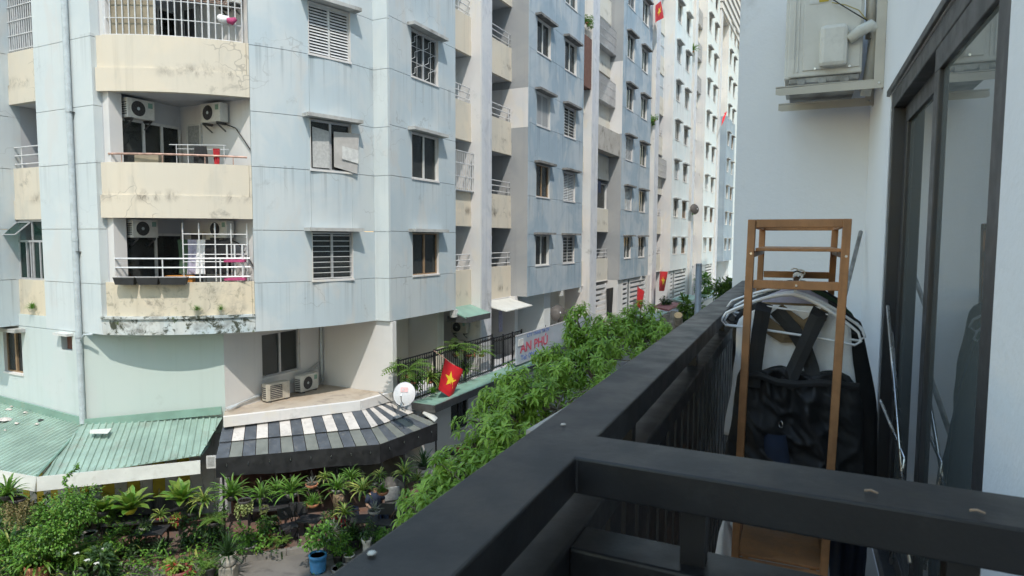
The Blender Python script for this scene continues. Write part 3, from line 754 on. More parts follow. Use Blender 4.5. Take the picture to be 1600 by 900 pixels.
def gap(Ya, Yp0, Yp1, Yb, zmax, near, pier=('off_white', 'pier_grey'), cr='cream_far'):
    """recess between two bays: pier, parapets, slabs, back wall with doors"""
    zt = min(zmax, 35.2)
    W().box(-15.0, XF - .003, Yp0, Yp0 + .12, ZG, zt).build('pier', MT[pier[0]], bld)
    W().box(-15.0, XF, Yp0 + .12, Yp1, ZG, zt).build('pier', MT[pier[1]], bld)
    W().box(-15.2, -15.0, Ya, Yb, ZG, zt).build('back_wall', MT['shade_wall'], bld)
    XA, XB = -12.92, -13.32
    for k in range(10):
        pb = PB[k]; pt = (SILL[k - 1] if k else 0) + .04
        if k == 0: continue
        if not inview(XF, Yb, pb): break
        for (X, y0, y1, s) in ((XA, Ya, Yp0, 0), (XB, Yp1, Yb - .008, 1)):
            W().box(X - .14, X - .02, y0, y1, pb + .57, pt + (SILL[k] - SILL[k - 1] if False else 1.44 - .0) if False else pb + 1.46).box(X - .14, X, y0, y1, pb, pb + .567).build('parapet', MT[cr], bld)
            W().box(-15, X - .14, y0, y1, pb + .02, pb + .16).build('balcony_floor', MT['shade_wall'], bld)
            zz = pb + 1.46
            mode = (near or {}).get((k, s)) or random.choice(['rail', 'rail', 'cage', 'rail', 'window', 'shut'])
            if s == 0 and mode == 'window': mode = 'rail'
            if mode == 'rail':
                rail3(W(), [(X - .08, y0), (X - .08, y1)], zz, (.14, .38, .60), .022, (.33, .95) if s else (.55,)).build('railing', MT['bar_white'], bld)
            elif mode == 'cage':
                c = W(); xo = X + (.12 if s == 0 else .35); n = int((y1 - y0) / .14)
                for i in range(n + 1): yy = y0 + (y1 - y0) * i / n; c.box(xo - .012, xo + .012, yy - .012, yy + .012, zz - .1, zz + 1.35)
                for z in (zz - .1, zz + .4, zz + .9, zz + 1.35): c.box(xo - .014, xo + .014, y0, y1, z - .014, z + .014)
                for z in (zz - .1, zz + 1.35):
                    for yy in (y0, y1): c.beam((X - .05, yy, z), (xo, yy, z), .02, .02)
                c.box(X - .05, xo, y0, y1, zz - .14, zz - .11)
                c.build('cage', MT['bar_white' if k < 4 and near else 'alu'], bld)
            elif mode == 'window':
                window(X - .1, (y0 + y1) / 2, zz, RZ, (y1 - y0) * .96, 1.6, 'plain', False)
            elif mode == 'shut':
                W().box(X - .12, X - .06, y0, y1, zz, zz + 1.75).build('shutter_board', MT['pipe_grey'], bld)
                W().box(X - .05, X - .03, y0, y1, zz + .8, zz + .86).build('shutter_rail', MT['bar_white'], bld)
            if s == 1:
                yc = (y0 + y1) / 2 + .5
                d = W().box(-15, -14.95, yc - .45, yc + .45, pb + .16, pb + 2.35).build('balcony_door', MT['interior'], bld)
                W().box(-15, -14.93, yc - .52, yc - .45, pb + .16, pb + 2.42).box(-15, -14.93, yc + .45, yc + .52, pb + .16, pb + 2.42).box(-15, -14.93, yc - .45, yc + .45, pb + 2.35, pb + 2.42).build('frame', MT['white_frame'], d)
# lowest parapets reach down to the ceiling of the first floor
def low_par(Ya, Yp0, Yp1, Yb, cr):
    for (X, y0, y1, s) in ((-12.92, Ya, Yp0, 0), (-13.32, Yp1, Yb - .008, 1)):
        W().box(X - .14, X, y0, y1, 5.0, 6.40).build('parapet', MT[cr], bld)
        W().box(-15, X - .14, y0, y1, 5.02, 5.2).build('balcony_floor', MT['shade_wall'], bld)
        W().box(X - .16, X + .05, y0, y1, 4.96, 4.998).build('drip_edge', MT['off_white'], bld)
G = [(20.62, 22.5, 23.41, 26.84), (33.9, 35.2, 36.4, 41.0), (48.1, 49.3, 50.6, 55.3), (62.5, 63.7, 65.0, 69.7), (76.9, 78.1, 79.4, 84.1)]
NEAR = {(1, 0): 'cage', (1, 1): 'rail', (2, 0): 'rail', (2, 1): 'rail', (3, 0): 'rail', (3, 1): 'rail'}
for i, (a, b, c, d) in enumerate(G):
    low_par(a, b, c, d, 'cream' if i == 0 else 'cream_far')
    rail3(W(), [(-13.0, a), (-13.0, b)], 6.40, (.14, .38, .60), .022, (.55,)).build('railing', MT['bar_white'], bld)
    rail3(W(), [(-13.4, c), (-13.4, d)], 6.40, (.14, .38, .60), .022, (.3, .95)).build('railing', MT['bar_white'], bld)
    gap(a, b, c, d, 60, NEAR if i == 0 else None, cr='cream' if i == 0 else 'cream_far')
# brown folded shutter box high in the second recess, grey brick wall balcony below
W().box(-12.9, -12.5, 34.0, 35.1, 15.9, 18.6).build('shutter_box', MT['interior_brown'], bld)
W().box(-13.2, -12.62, 36.42, 40.98, 12.9, 14.3).build('infill_wall', MT['roof_slab'], bld)

# ---------------------------------------------------------------- first floor of the facade (behind the black railing)
MZ = 2.35
W().box(-15.0, -11.95, 16.93, 33.9, MZ - .3, MZ - .02).build('deck', MT['pier_grey'], bld)
BW = -14.4
W().box(BW - .2, BW, 16.93, 41.0, MZ, 5.0).build('first_floor_wall', MT['cream_far'], bld)
for y0, y1, x1, m in ((20.3, 20.75, -13.1, 'cream_far'), (26.6, 26.95, -13.0, 'white_wall'), (29.6, 30.4, -12.85, 'bay_mint'), (33.2, 34.0, -13.5, 'cream_far')):
    W().box(BW, x1, y0, y1, MZ, 4.995).build('first_floor_pier', MT[m], bld)
W().box(BW, BW + .12, 26.96, 29.6, MZ, 4.995).build('first_floor_wall', MT['bay_mint'], bld)
for y0, y1, z1, m in ((17.1, 17.5, 4.9, 'glass'), (19.2, 19.35, 4.8, 'bar_dark'), (21.0, 21.5, 4.7, 'interior'), (24.2, 25.6, 4.6, 'interior'), (31.0, 32.6, 4.7, 'interior')):
    W().box(BW, BW + .05, y0, y1, MZ, z1).build('first_floor_door', MT[m], bld)
# white ventilation screens at first floor level of the farther bays
def screen(y0, y1, z0, z1, x=-12.6, slope=.0):
    s = W().box(x - .06, x, y0, y0 + .1, z0, z1).box(x - .06, x, y1 - .1, y1, z0, z1).build('vent_screen', MT['white_wall'], bld)
    n = 8
    for i in range(n):
        z = z0 + (z1 - z0) * (i + .25) / n
        W().box(x - .05, x - .005, y0 + .1, y1 - .1, z, z + (z1 - z0) / n * .55).build('slat', MT['white_wall'], s)
for (a, b) in ((36.5, 38.6), (42.0, 43.2), (43.7, 47.9), (57.6, 62.3), (72.6, 76.7), (56.0, 57.0)): screen(a, b, 2.35, 4.95)
W().box(-15, -14.5, 41.0, 120, ZG, 5).build('first_floor_wall', MT['shade_wall'], bld)
for a, b in ((41.0, 42.0), (48.6, 49.3), (55.3, 56.0), (62.3, 63.5), (69.7, 72.6), (76.7, 78.1)):
    W().box(-15, -12.62, a, b, ZG, 4.998).build('first_floor_pier', MT['white_wall'], bld)
# downpipe stubs under the bays
for y in (20.5, 31.0, 33.7, 46.2, 60.2, 74.6):
    W().box(XF - .18, XF + .004, y, y + .28, 4.72, 5.0).build('drip_block', MT['white_frame'], bld)
# small awnings over the two first recesses
def plate(pts, th, name, mat, label, cat, under=None):
    c = sum((Vector(p) for p in pts), Vector()) / len(pts); mb = MB()
    n = len(pts); vs = [Vector(p) - c for p in pts] + [Vector(p) - c - Vector((0, 0, th)) for p in pts]
    mb.add(vs, [tuple(range(n)), tuple(range(n, 2 * n))[::-1]] + [(i, n + i, n + (i + 1) % n, (i + 1) % n) for i in range(n)])
    o = mb.build(name, MT[mat], None, loc=tuple(c), fix=True); return tag(o, label, cat)
e1 = plate([(-12.92, 20.7, 5.02), (-12.92, 22.45, 5.02), (-12.1, 22.6, 4.72), (-12.1, 20.7, 4.72)], .05, 'small_awning', 'canopy_green', 'small green sloping awning over the first recess beside the grey pier', 'awning')
MB().box(-.42, .42, -.9, -.86, -.35, -.13).box(.40, .44, -.86, .92, -.36, -.15).build('fascia', MT['bar_dark'], e1)
plate([(-13.3, 23.5, 4.98), (-13.3, 26.6, 4.95), (-12.3, 27.0, 4.62), (-12.2, 24.2, 4.62)], .04, 'small_awning', 'fascia_white', 'dirty white sheet awning between the grey pier and the darker blue bay', 'awning')

# black iron railing with pointed bars
def iron_railing(x, y0, y1, z0, h, label, pitch=.13):
    r = empty('iron_railing', (x, y0, z0), 0, label, 'railing')
    L = y1 - y0
    for z in (.06, h - .16, h): MB().box(-.02, .02, 0, L, z - .02, z + .02).build('rail', MT['iron'], r)
    bar = MB().box(-.009, .009, -.009, .009, 0, h).lathe([(.022, 0), (.03, .03), (.004, .09)], 6, (0, 0, h - .16 + .02)).mesh('bar', MT['iron'])
    n = int(L / pitch)
    for i in range(1, n): obj('bar', bar, r, (0, L * i / n, 0))
    post = MB().box(-.028, .028, -.028, .028, 0, h + .06).mesh('post', MT['iron'])
    for f in (0, .33, .66, 1): obj('post', post, r, (0, L * f, 0))
    return r
iron_railing(-11.98, 16.35, 22.5, 2.42, 1.42, 'black iron balcony railing with potted greenery right of the satellite dish')
iron_railing(-11.98, 22.6, 25.2, 2.45, 1.25, 'lower black iron railing section between the tall post and the shop sign')
# green flat canopy slab with dark edge
cz = 2.38
can = MB().box(-.0, .85, 0, 9.0, -.03, 0).build('canopy', MT['canopy_green'], None, loc=(-11.97, 17.05, cz)); tag(can, 'long flat green canopy roof below the black iron railing', 'canopy')
MB().box(.853, .90, -.04, 9.0, -.22, .01).box(0, .853, -.05, -.003, -.22, .01).build('edge', MT['bar_dark'], can)
W().box(-11.97, -11.75, 17.2, 19.05, ZG, 2.32).box(-11.97, -11.75, 20.25, 26, ZG, 2.32).box(-11.97, -11.75, 19.05, 20.25, ZG, .85).box(-11.97, -11.75, 19.05, 20.25, 2.15, 2.32).box(-15, -11.97, 17.2, 17.3, ZG, 2.05).build('shop_wall', MT['white_wall'], bld)
sw = W().box(-11.93, -11.82, 19.05, 20.25, .85, .92).box(-11.93, -11.82, 19.05, 20.25, 2.08, 2.15).box(-11.93, -11.82, 19.05, 19.12, .92, 2.08).box(-11.93, -11.82, 20.18, 20.25, .92, 2.08).box(-11.92, -11.84, 19.72, 19.78, .92, 2.08).build('window', MT['door_frame'], bld)
W().box(-11.88, -11.874, 19.12, 20.18, .92, 2.08).build('pane', MT['shop_glass'], sw)
W().box(-12.6, -12.55, 19, 20.3, .8, 2.2).build('dark_backing', MT['interior'], bld)
dr = W().box(-11.76, -11.735, 21.3, 22.0, ZG, 1.9).build('shop_door', MT['alu'], bld)
dr = W().box(-11.76, -11.735, 23.0, 24.6, ZG, 2.0).build('shop_door', MT['door_frame'], bld)
mb_ = W().box(-11.75, -11.70, 17.45, 17.8, 1.75, 2.0).build('meter_box', MT['bar_dark'], bld)

# ---------------------------------------------------------------- street level roofs farther along
def qp(zs, *px): return [hz(x, y, z) for (x, y), z in zip(px, zs if isinstance(zs, (list, tuple)) else [zs] * len(px))]
plate(qp(2.35, (962, 497), (1010, 489), (1045, 487), (1008, 505)), .08, 'canopy', 'canopy_pale', 'pale green sheet roof with dry leaves behind the treetops', 'canopy')
plate(qp(2.5, (1020, 479), (1035, 472), (1065, 473), (1045, 484)), .12, 'canopy', 'canopy_red', 'dull red flat canopy below the hanging flag by the white pier', 'canopy')
plate(qp(2.5, (1050, 467), (1070, 460), (1092, 462), (1076, 474)), .08, 'canopy', 'canopy_pale', 'pale green canopy right behind the grey lamp post', 'canopy')
plate(qp(2.5, (1090, 460), (1110, 453), (1124, 453), (1104, 462)), .12, 'canopy', 'canopy_pale', 'farthest small mint canopy near the end of the street', 'canopy')
plate([(-12.9, 30.2, 2.55), (-12.9, 41, 2.55), (-11.2, 41, 2.5), (-11.2, 30.2, 2.5)], .1, 'flat_roof', 'roof_slab', 'dirty concrete flat roof with debris behind the shop sign', 'roof')
W().box(-11.25, -11.1, 30, 41, 1.7, 2.62).build('roof_edge', MT['pier_grey'], bld)
W().box(-14, -11.25, 26, 120, ZG, 1.7).build('ground_floor', MT['shade_wall'], bld)
for i in range(9):
    p = (-12.6 + random.random() * 1.2, 31 + random.random() * 8.5, 2.57); mb = MB(); a = random.random() * 3; l = .4 + random.random() * .7
    mb.beam((0, 0, .04), (l * math.cos(a), l * math.sin(a), .05 + random.random() * .1), .12, .05)
    tag(mb.build('debris', MT['wood_dark' if i % 2 else 'litter'], None, loc=p), 'scrap piece lying on the dirty concrete flat roof', 'debris', 'scraps on the flat roof')

# ================================================================== OWN BALCONY (a building turned about three degrees to the street)
OA = YAW - math.atan(445 / 1022.0)
_ca, _sa = math.cos(OA), math.sin(OA)
def own(x, y, z=0): return Vector((x * _ca - y * _sa, x * _sa + y * _ca, z))
def oray(x, y): d = ray(x, y); return Vector((d.x * _ca + d.y * _sa, -d.x * _sa + d.y * _ca, d.z))
def oy(x, y, Y): d = oray(x, y); return C0 + d * (Y / d.y)
def ox(x, y, X): d = oray(x, y); return C0 + d * (X / d.x)
def othing(name, loc, label, cat, group=None): return empty(name, own(*loc), OA, label, cat, group)
XW = .37; YE = 4.5; ZF = 6.15; ZR = EYE - .26

hb = othing('balcony_building', (XW, YE, ZG), 'pale grey-blue plastered building that carries the near balcony', 'building')
def H(): return MB()
def hbuild(mb, name, mat, parent=hb, **k):
    mb.v = [(x - XW, y - YE, z - ZG) for x, y, z in mb.v]; return mb.build(name, MT[mat], parent, **k)
HT = 27.5
hbuild(MB().box(XW, XW + .25, -40, 1.61, ZG, HT), 'wall', 'own_wall')
hbuild(MB().box(XW, XW + .25, 3.5, YE, ZG, HT), 'wall', 'own_wall')
hbuild(MB().box(XW, XW + .25, 1.61, 3.5, 8.27, HT), 'lintel', 'own_wall')
hbuild(MB().box(XW, XW + .25, 1.61, 3.5, ZG, ZF), 'wall', 'own_wall')
hbuild(MB().box(-.385, 5, YE, 62, ZG, HT), 'end_wall', 'own_wall')
hbuild(MB().box(XW + .25, 5, -40, YE, HT - .5, HT), 'roof', 'own_wall')
hbuild(MB().box(XW + 3, XW + 3.1, -40, YE, ZG, HT - .5), 'rear_wall', 'own_wall')
hbuild(MB().box(XW + .25, XW + 3, -40, -39.9, ZG, HT - .5), 'rear_wall', 'own_wall')
hbuild(MB().box(XW + .25, XW + 3, -6.9, YE, ZF - .2, ZF - .02), 'room_floor', 'floor_tile')
hbuild(MB().box(-.34, XW, -7, YE, ZF - .25, ZF), 'balcony_slab', 'floor_tile')
hbuild(MB().box(-.345, XW, -7, YE, 9.6, 9.8), 'upper_slab', 'own_wall') if False else None
# thin crack-like corner bead where the end wall meets the side wall
# sliding glass door, frame recessed in the wall
D = .004
dr = MB().box(XW + D, XW + D + .09, 1.60, 3.5, 8.20, 8.27).box(XW + D, XW + D + .09, 3.43, 3.5, ZF, 8.2).box(XW + D, XW + D + .09, 1.60, 1.66, ZF, 8.2).box(XW + D, XW + D + .09, 1.66, 3.43, ZF, ZF + .06)
dr = hbuild(dr, 'door_frame', 'door_frame', bevel=.004)
hbuild(MB().box(XW - .012, XW + .10, 1.55, 3.56, 8.272, 8.30), 'head_trim', 'door_frame', bevel=.003)
for y0, y1, xo in ((2.42, 3.43, .048), (1.66, 2.46, .003)):
    lf = MB(); x0, x1 = XW + D + xo, XW + D + xo + .035; s = .075
    lf.box(x0, x1, y0, y1, 8.2 - s, 8.2).box(x0, x1, y0, y1, ZF + .06, ZF + .06 + s).box(x0, x1, y0, y0 + s, ZF + .06 + s, 8.2 - s).box(x0, x1, y1 - s, y1, ZF + .06 + s, 8.2 - s)
    leaf = hbuild(lf, 'sliding_leaf', 'door_frame', bevel=.003)
    hbuild(MB().box(x0 + .014, x0 + .02, y0 + s, y1 - s, ZF + .06 + s, 8.2 - s), 'pane', 'door_glass', leaf)
cu = MB(); rows = []
for z in (ZF + .05, 8.3): rows.append([(XW + .42 + .03 * math.sin(i * 1.7), 1.5 + 2.1 * i / 60, z) for i in range(61)])
hbuild(cu.grid(rows), 'curtain', 'curtain_grey', smooth=True)

# railing of the balcony
rl = othing('balcony_railing', (-.28, 0, ZF), 'black steel balcony railing with flat top bar crossing the foreground', 'railing')
def rbuild(mb, name, parent=rl, bevel=.004, mat='rail_black'):
    mb.v = [(x + .28, y, z - ZF) for x, y, z in mb.v]; return mb.build(name, MT[mat], parent, bevel=bevel)
def skew(x, y, z): return (x, y - .045 * (x + .235), z)
rbuild(MB().prism([(-.325, -1.5), (-.235, -1.5), (-.235, .733), (XW - .001, .733 - .045 * (XW + .235)), (XW - .001, .828 - .045 * (XW + .235)), (-.235, .828), (-.235, YE - .001), (-.325, YE - .001)], ZR - .045, ZR), 'top_rail', bevel=.003)
rbuild(MB().box(-.315, -.245, -1.5, YE, ZR - .16, ZR - .115), 'lower_rail')
rbuild(MB().box(-.246, XW, .742, .812, ZR - .165, ZR - .118, T=skew), 'lower_cross_rail')
rbuild(MB().box(-.30, -.26, -1.5, YE, ZF + .06, ZF + .10), 'bottom_rail')
rbuild(MB().box(-.26, XW, .755, .795, ZF + .06, ZF + .10, T=skew), 'bottom_cross_rail')
bar = MB().box(-.006, .006, -.038, .038, ZF + .10 - ZF, ZR - .16 - ZF).mesh('baluster', MT['rail_black'])
for i in range(40):
    y = .10 + i * .11
    if abs(y - .78) > .06: obj('baluster', bar, rl, (0, y, 0))
barb = MB().box(-.024, .024, -.013, .013, .10, ZR - .165 - ZF).mesh('baluster', MT['rail_black'])
for i in range(6): obj('baluster', barb, rl, (.28 - .155 + i * .096, .775 - .045 * (i * .096 + .1), 0))
post = MB().box(-.014, .014, -.014, .014, ZR - .118 - ZF, ZR - .044 - ZF).mesh('spacer', MT['rail_black'])
for px in (-.10, .16): obj('spacer', post, rl, (.28 + px, .778 - .045 * (px + .235), 0))
for i in range(6): obj('spacer', post, rl, (0, .35 + .83 * i, 0))
# specks of fallen debris on the top bars
for i, (px, py, m) in enumerate([(581, 866, 'fascia_white'), (880, 664, 'litter')]):
    p = hz(px, py, ZR + .0015); mb = MB(); mb.lathe([(.001, 0), (.004, .0006), (.0034, .0018), (.001, .0024)], 8)
    tag(mb.build('speck', MT[m], None, smooth=True, loc=tuple(p)), ['white dropping on the near top bar of the railing', 'tiny pale speck on the railing bar near its corner'][i], 'speck')
for i, (px, py) in enumerate([(1361, 768), (1527, 799)]):
    p = hz(px, py, ZR + .003); mb = MB().tube([(-.006, 0, 0), (0, .001, .001), (.006, -.002, 0)], .0012, 6)
    tag(mb.build('dry_leaf_bit', MT['curtain_tan'], None, smooth=True, loc=tuple(p)), ['small tan plant bit on the cross bar of the railing', 'tan crumb on the cross bar nearest the wall'][i], 'speck')

# ---------------------------------------------------------------- wooden clothes rack
RY0, RY1 = 2.27, 2.97
rk = othing('clothes_rack', (0, 2.6, ZF), 'narrow brown wooden clothes rack with shelf standing on the balcony', 'clothes rack')
def kb(mb, name, mat='wood', bevel=.002, parent=rk, smooth=False):
    mb.v = [(x, y - 2.6, z - ZF) for x, y, z in mb.v]; return mb.build(name, MT[mat], parent, bevel=bevel, smooth=smooth)
def lean(x, z): return x - (7.67 - z) * .022
TP = 7.668
for y in (RY0, RY1):
    for sx in (-1, 1):
        xo = sx * .138
        kb(MB().beam((lean(xo, ZF) + (sx < 0) * .006, y, ZF), (xo, y, TP), .024, .03, upv=(0, 1, 0)), 'post')
    kb(MB().box(-.126, .126, y - .011, y + .011, TP - .026, TP), 'top_bar')
    kb(MB().box(-.128, .122, y - .011, y + .011, 7.445, 7.472), 'hanging_bar')
    kb(MB().box(-.15, .105, y - .011, y + .011, 6.50, 6.53), 'bottom_bar')
for sx in (-1, 1):
    kb(MB().box(sx * .138 - .009, sx * .138 + .009, RY0 + .017, RY1 - .017, TP - .024, TP - .002), 'side_bar')
    kb(MB().box(sx * .135 - .007, sx * .135 + .007, RY0 + .017, RY1 - .017, 7.545, 7.565), 'shelf_runner')
    kb(MB().box(lean(sx * .138, 6.5) - .009, lean(sx * .138, 6.5) + .009, RY0 + .017, RY1 - .017, 6.50, 6.528), 'side_bar')
kb(MB().box(-.126, .126, RY0 + .012, RY1 - .012, 7.566, 7.576), 'shelf')
kb(MB().box(-.15, .105, RY0 + .012, RY1 - .012, 6.531, 6.541), 'bottom_shelf')
kb(MB().tube([(0, RY0 + .011, 7.46), (0, RY1 - .011, 7.46)], .0125, 14), 'rod', 'steel', 0, smooth=True)
sc = MB().tube([(0, -.013, 0), (0, -.0115, 0)], .004, 8).mesh('screw', MT['steel'])
for x, z in ((-.138, 7.558), (.138, 7.553), (0, 7.458)): obj('screw', sc, rk, (x, RY0 - 2.6 - (.0035 if x else 0), z - ZF))

# ---------------------------------------------------------------- hangers
def hanger(y, tilt, mat, label, w=.205, dx=0., yaw=0.):
    o = othing('clothes_hanger', (dx, y, 7.475), label, 'hanger'); o.rotation_euler = (0, R(tilt), OA + R(yaw))
    h = MB(); N = 14; L = []
    for i in range(N + 1):
        t = -1 + 2 * i / N; L.append((t * w, 0, -.052 - .095 * abs(t) ** 1.5))
    loop = L + [(w * 1.06, 0, -.175), (w * .98, 0, -.19)] + [(x, 0, -.185) for x in (.1, 0, -.1)] + [(-w * .98, 0, -.19), (-w * 1.06, 0, -.175)]
    rr = [.0042 + .004 * (1 - abs(-1 + 2 * i / N)) for i in range(N + 1)] + [.0042] * 7
    h.tube(loop, rr, 8, closed=True)
    h.build('body', MT[mat], o, smooth=True)
    bz = MB().tube([(-.11, 0, -.105), (.11, 0, -.105)], .0035, 6); bz.build('cross_bar', MT[mat], o)
    hk = MB().tube([(0, 0, -.045), (0, 0, -.012), (.010, 0, -.004), (.0165, 0, .006), (.012, 0, .0135), (0, 0, .0165), (-.012, 0, .011)], .0028, 6)
    hk.build('hook', MT[mat], o, smooth=True); return o
hanger(2.36, 6, 'pvc_white', 'white plastic hanger at the front carrying the black overalls')
hanger(2.425, 4, 'pvc_white', 'white plastic hanger just behind the front one with the white top', .21, .004)
hanger(2.56, 3, 'rubber', 'dark hanger in the middle of the rack holding the black coat', .215)
hanger(2.68, 9, 'pvc_white', 'white hanger whose right end sticks out behind the coat', .22, .012)
hanger(2.80, 2, 'pvc_white', 'white hanger near the back of the rack with raised left arm', .21, -.01)

# ---------------------------------------------------------------- garments
from mathutils import noise as mnoise
def garment(name, y, prof, thick, mat, label, cat, seed=0, fold=.012, nf=5., quilt=0., nz=26, nu=30, skewx=0.):
    """cloth body hanging on a hanger: closed shell between left/right outline given by height"""
    z_hi, z_lo = prof[0][0], prof[-1][0]
    o = None; mb = MB(); rows = []
    zs = [p[0] for p in prof][::-1]; xl = [p[1] for p in prof][::-1]; xr = [p[2] for p in prof][::-1]
    for i in range(nz + 1):
        z = z_hi + (z_lo - z_hi) * i / nz; a = float(np.interp(z, zs, xl)); b = float(np.interp(z, zs, xr)); r = []
        a += .006 * mnoise.noise(Vector((z * 9, seed, 0))); b += .006 * mnoise.noise(Vector((z * 9, seed + 5, 0)))
        t = i / nz; th = thick * (.45 + .55 * min(1, t * 3))
        for j in range(2 * nu):
            f = j < nu; u = (j + .5) / nu if f else 2 - (j + .5) / nu
            x = a + (b - a) * u
            e = (max(0., 1 - abs(2 * u - 1) ** 2.6)) ** .5
            n = mnoise.noise(Vector((x * 22, z * 7 + seed * 3.1, seed + (0 if f else 9)))) + .5 * mnoise.noise(Vector((x * 45 + z * 30, z * 25, seed)))
            fo = fold * (math.sin(u * nf * 6.283 + seed + 1.5 * math.sin(z * 6 + seed)) * min(1, t * 2.2) + 1.1 * n)
            if quilt: fo += quilt * (abs(math.sin(z * 26 + 2.0 * x + seed)) ** .55 * (.6 + .4 * n) + .5 * abs(math.sin(x * 30)) ** .5)
            if quilt:
                rg = 1 - abs(mnoise.noise(Vector((x * 11 + z * 8, z * 7 - x * 5, seed + .5)))) * 2.2
                fo += .022 * max(0, rg) ** 3 - .006
            yy = y - (th * e + fo * e) if f else y + (th * e * .8 + fo * .6 * e)
            zw = .010 * math.sin(x * 40 + seed) * max(0, 1 - t * 9) if quilt else 0
            r.append((x, yy - y, z - z_hi + zw))
        rows.append(r)
    mb.grid(rows, closed=True)
    n2 = 2 * nu; mb.f += [tuple(range(n2))[::-1], tuple(nz * n2 + k for k in range(n2))]; mb.m += [0, 0]
    me = mb.mesh(name, MT[mat], True)
    o = obj(name, me, None, own(skewx, y, z_hi), OA); return tag(o, label, cat)
def oz(px, py, y): return oy(px, py, y)
def prof(y, rows): return [(oy((a + b) / 2, yy, y).z, oy(a, yy, y).x, oy(b, yy, y).x) for yy, a, b in rows]
ov = garment('overalls', 2.37, prof(2.37, [(580, 1158, 1330), (596, 1150, 1345), (640, 1146, 1350), (690, 1136, 1352), (760, 1122, 1354), (792, 1124, 1350)]), .034, 'cloth_black',
             'black padded overalls with crossed straps hanging at the front of the rack', 'overalls', 3, .016, 2.5, .020, 60, 60)
OVO = own(0, 2.37, 0); zt_ov = oy(1244, 580, 2.37).z
def ribbon(pts, w, th, mat, name, parent, y0, z0):
    mb = MB(); rows = []
    P = [oy(px, py, yy) for px, py, yy in pts]
    for i, p in enumerate(P):
        d = (P[min(i + 1, len(P) - 1)] - P[max(i - 1, 0)]); d = Vector((d.x, 0, d.z)).normalized(); s = Vector((-d.z, 0, d.x))
        ww = w[i] if isinstance(w, list) else w
        rows.append([(q.x, q.y - y0, q.z - z0) for q in (p + s * ww / 2 + Vector((0, -th, 0)), p + Vector((0, -th * 1.6, 0)), p - s * ww / 2 + Vector((0, -th, 0)), p - s * ww / 2 + Vector((0, th, 0)), p + s * ww / 2 + Vector((0, th, 0)))])
    mb.grid(rows, closed=True); n = len(rows) - 1; mb.f += [(0, 1, 2, 3, 4), (n * 5 + 4, n * 5 + 3, n * 5 + 2, n * 5 + 1, n * 5)]; mb.m += [0, 0]
    return mb.build(name, MT[mat], parent, fix=True)
ribbon([(1196, 474, 2.37), (1192, 486, 2.34), (1186, 520, 2.345), (1181, 560, 2.345), (1176, 605, 2.34)], [.05, .05, .048, .046, .046], .004, 'cloth_black', 'strap', ov, 2.37, zt_ov)
ribbon([(1283, 484, 2.37), (1278, 494, 2.335), (1262, 530, 2.335), (1246, 565, 2.335), (1228, 605, 2.325)], [.052, .052, .046, .046, .05], .004, 'cloth_black', 'strap', ov, 2.37, zt_ov)
ribbon([(1212, 484, 2.395), (1240, 515, 2.385), (1258, 545, 2.38), (1268, 575, 2.365), (1274, 610, 2.345)], .046, .004, 'cloth_black', 'strap', ov, 2.37, zt_ov)
ribbon([(1156, 590, 2.335), (1185, 586, 2.322), (1215, 597, 2.318), (1245, 600, 2.316), (1280, 598, 2.318), (1310, 601, 2.322), (1342, 604, 2.335)], .022, .004, 'cloth_black', 'waistband', ov, 2.37, zt_ov)
for px, py, r in ((1220, 663, .010), (1253, 656, .006)):
    p = oy(px, py, 2.31); ring = MB().tube([(p.x + r * math.cos(a) * .6, p.y - 2.37 - .004 * math.cos(a), p.z - zt_ov + r * 1.1 * math.sin(a)) for a in [k * .5236 for k in range(12)]], .0016, 6, closed=True)
    ring.build('metal_ring', MT['steel'], ov, smooth=True)
pk = prof(2.31, [(678, 1196, 1228), (690, 1193, 1230), (730, 1196, 1236)])
pm = MB(); rows = []
for z, a, b in pk: rows.append([(a + (b - a) * k / 8, 2.315 - .02 * math.sin(math.pi * k / 8) ** .6 - 2.37, z - zt_ov) for k in range(9)])
pm.grid(rows).build('pocket', MT['cloth_navy'], ov, smooth=True)
garment('sleeveless_shirt', 2.425, prof(2.425, [(478, 1205, 1300), (490, 1165, 1318), (505, 1150, 1332), (560, 1146, 1336), (606, 1140, 1343), (640, 1134, 1338), (690, 1128, 1335)]), .012, 'cloth_white',
        'white sleeveless top hanging behind the black overalls', 'shirt', 8, .007, 3)
ts = garment('tan_shirt', 2.505, prof(2.505, [(474, 1190, 1300), (500, 1180, 1305), (530, 1180, 1305), (640, 1178, 1305)]), .02, 'cloth_tan', 'tan shirt seen through the neckline of the white top', 'shirt', 11, .01, 4)
# tan collar folds visible through the opening, in front of the white top
ribbon([(1190, 492, 2.405), (1204, 512, 2.40), (1225, 526, 2.40), (1250, 530, 2.405)], [.02, .05, .045, .02], .006, 'cloth_tan', 'collar', ts, 2.505, oy(1245, 474, 2.505).z)
ribbon([(1218, 478, 2.405), (1236, 496, 2.40), (1256, 510, 2.40), (1284, 494, 2.405), (1290, 482, 2.405)], [.02, .035, .045, .04, .02], .006, 'cloth_tan', 'collar', ts, 2.505, oy(1245, 474, 2.505).z)
garment('black_coat', 2.60, prof(2.60, [(458, 1215, 1275), (470, 1180, 1306), (490, 1150, 1330), (515, 1142, 1352), (570, 1140, 1366), (640, 1140, 1376), (740, 1150, 1374), (795, 1160, 1372)]), .030, 'cloth_black',
        'long black coat filling the rack behind the white top', 'coat', 21, .014, 3)
garment('lilac_shirt', 2.53, prof(2.53, [(449, 1226, 1262), (456, 1215, 1272), (466, 1188, 1296), (500, 1186, 1300), (600, 1186, 1300)]), .012, 'cloth_lilac', 'lilac printed shirt peeking over the front hanger neck', 'shirt', 14, .004, 3)
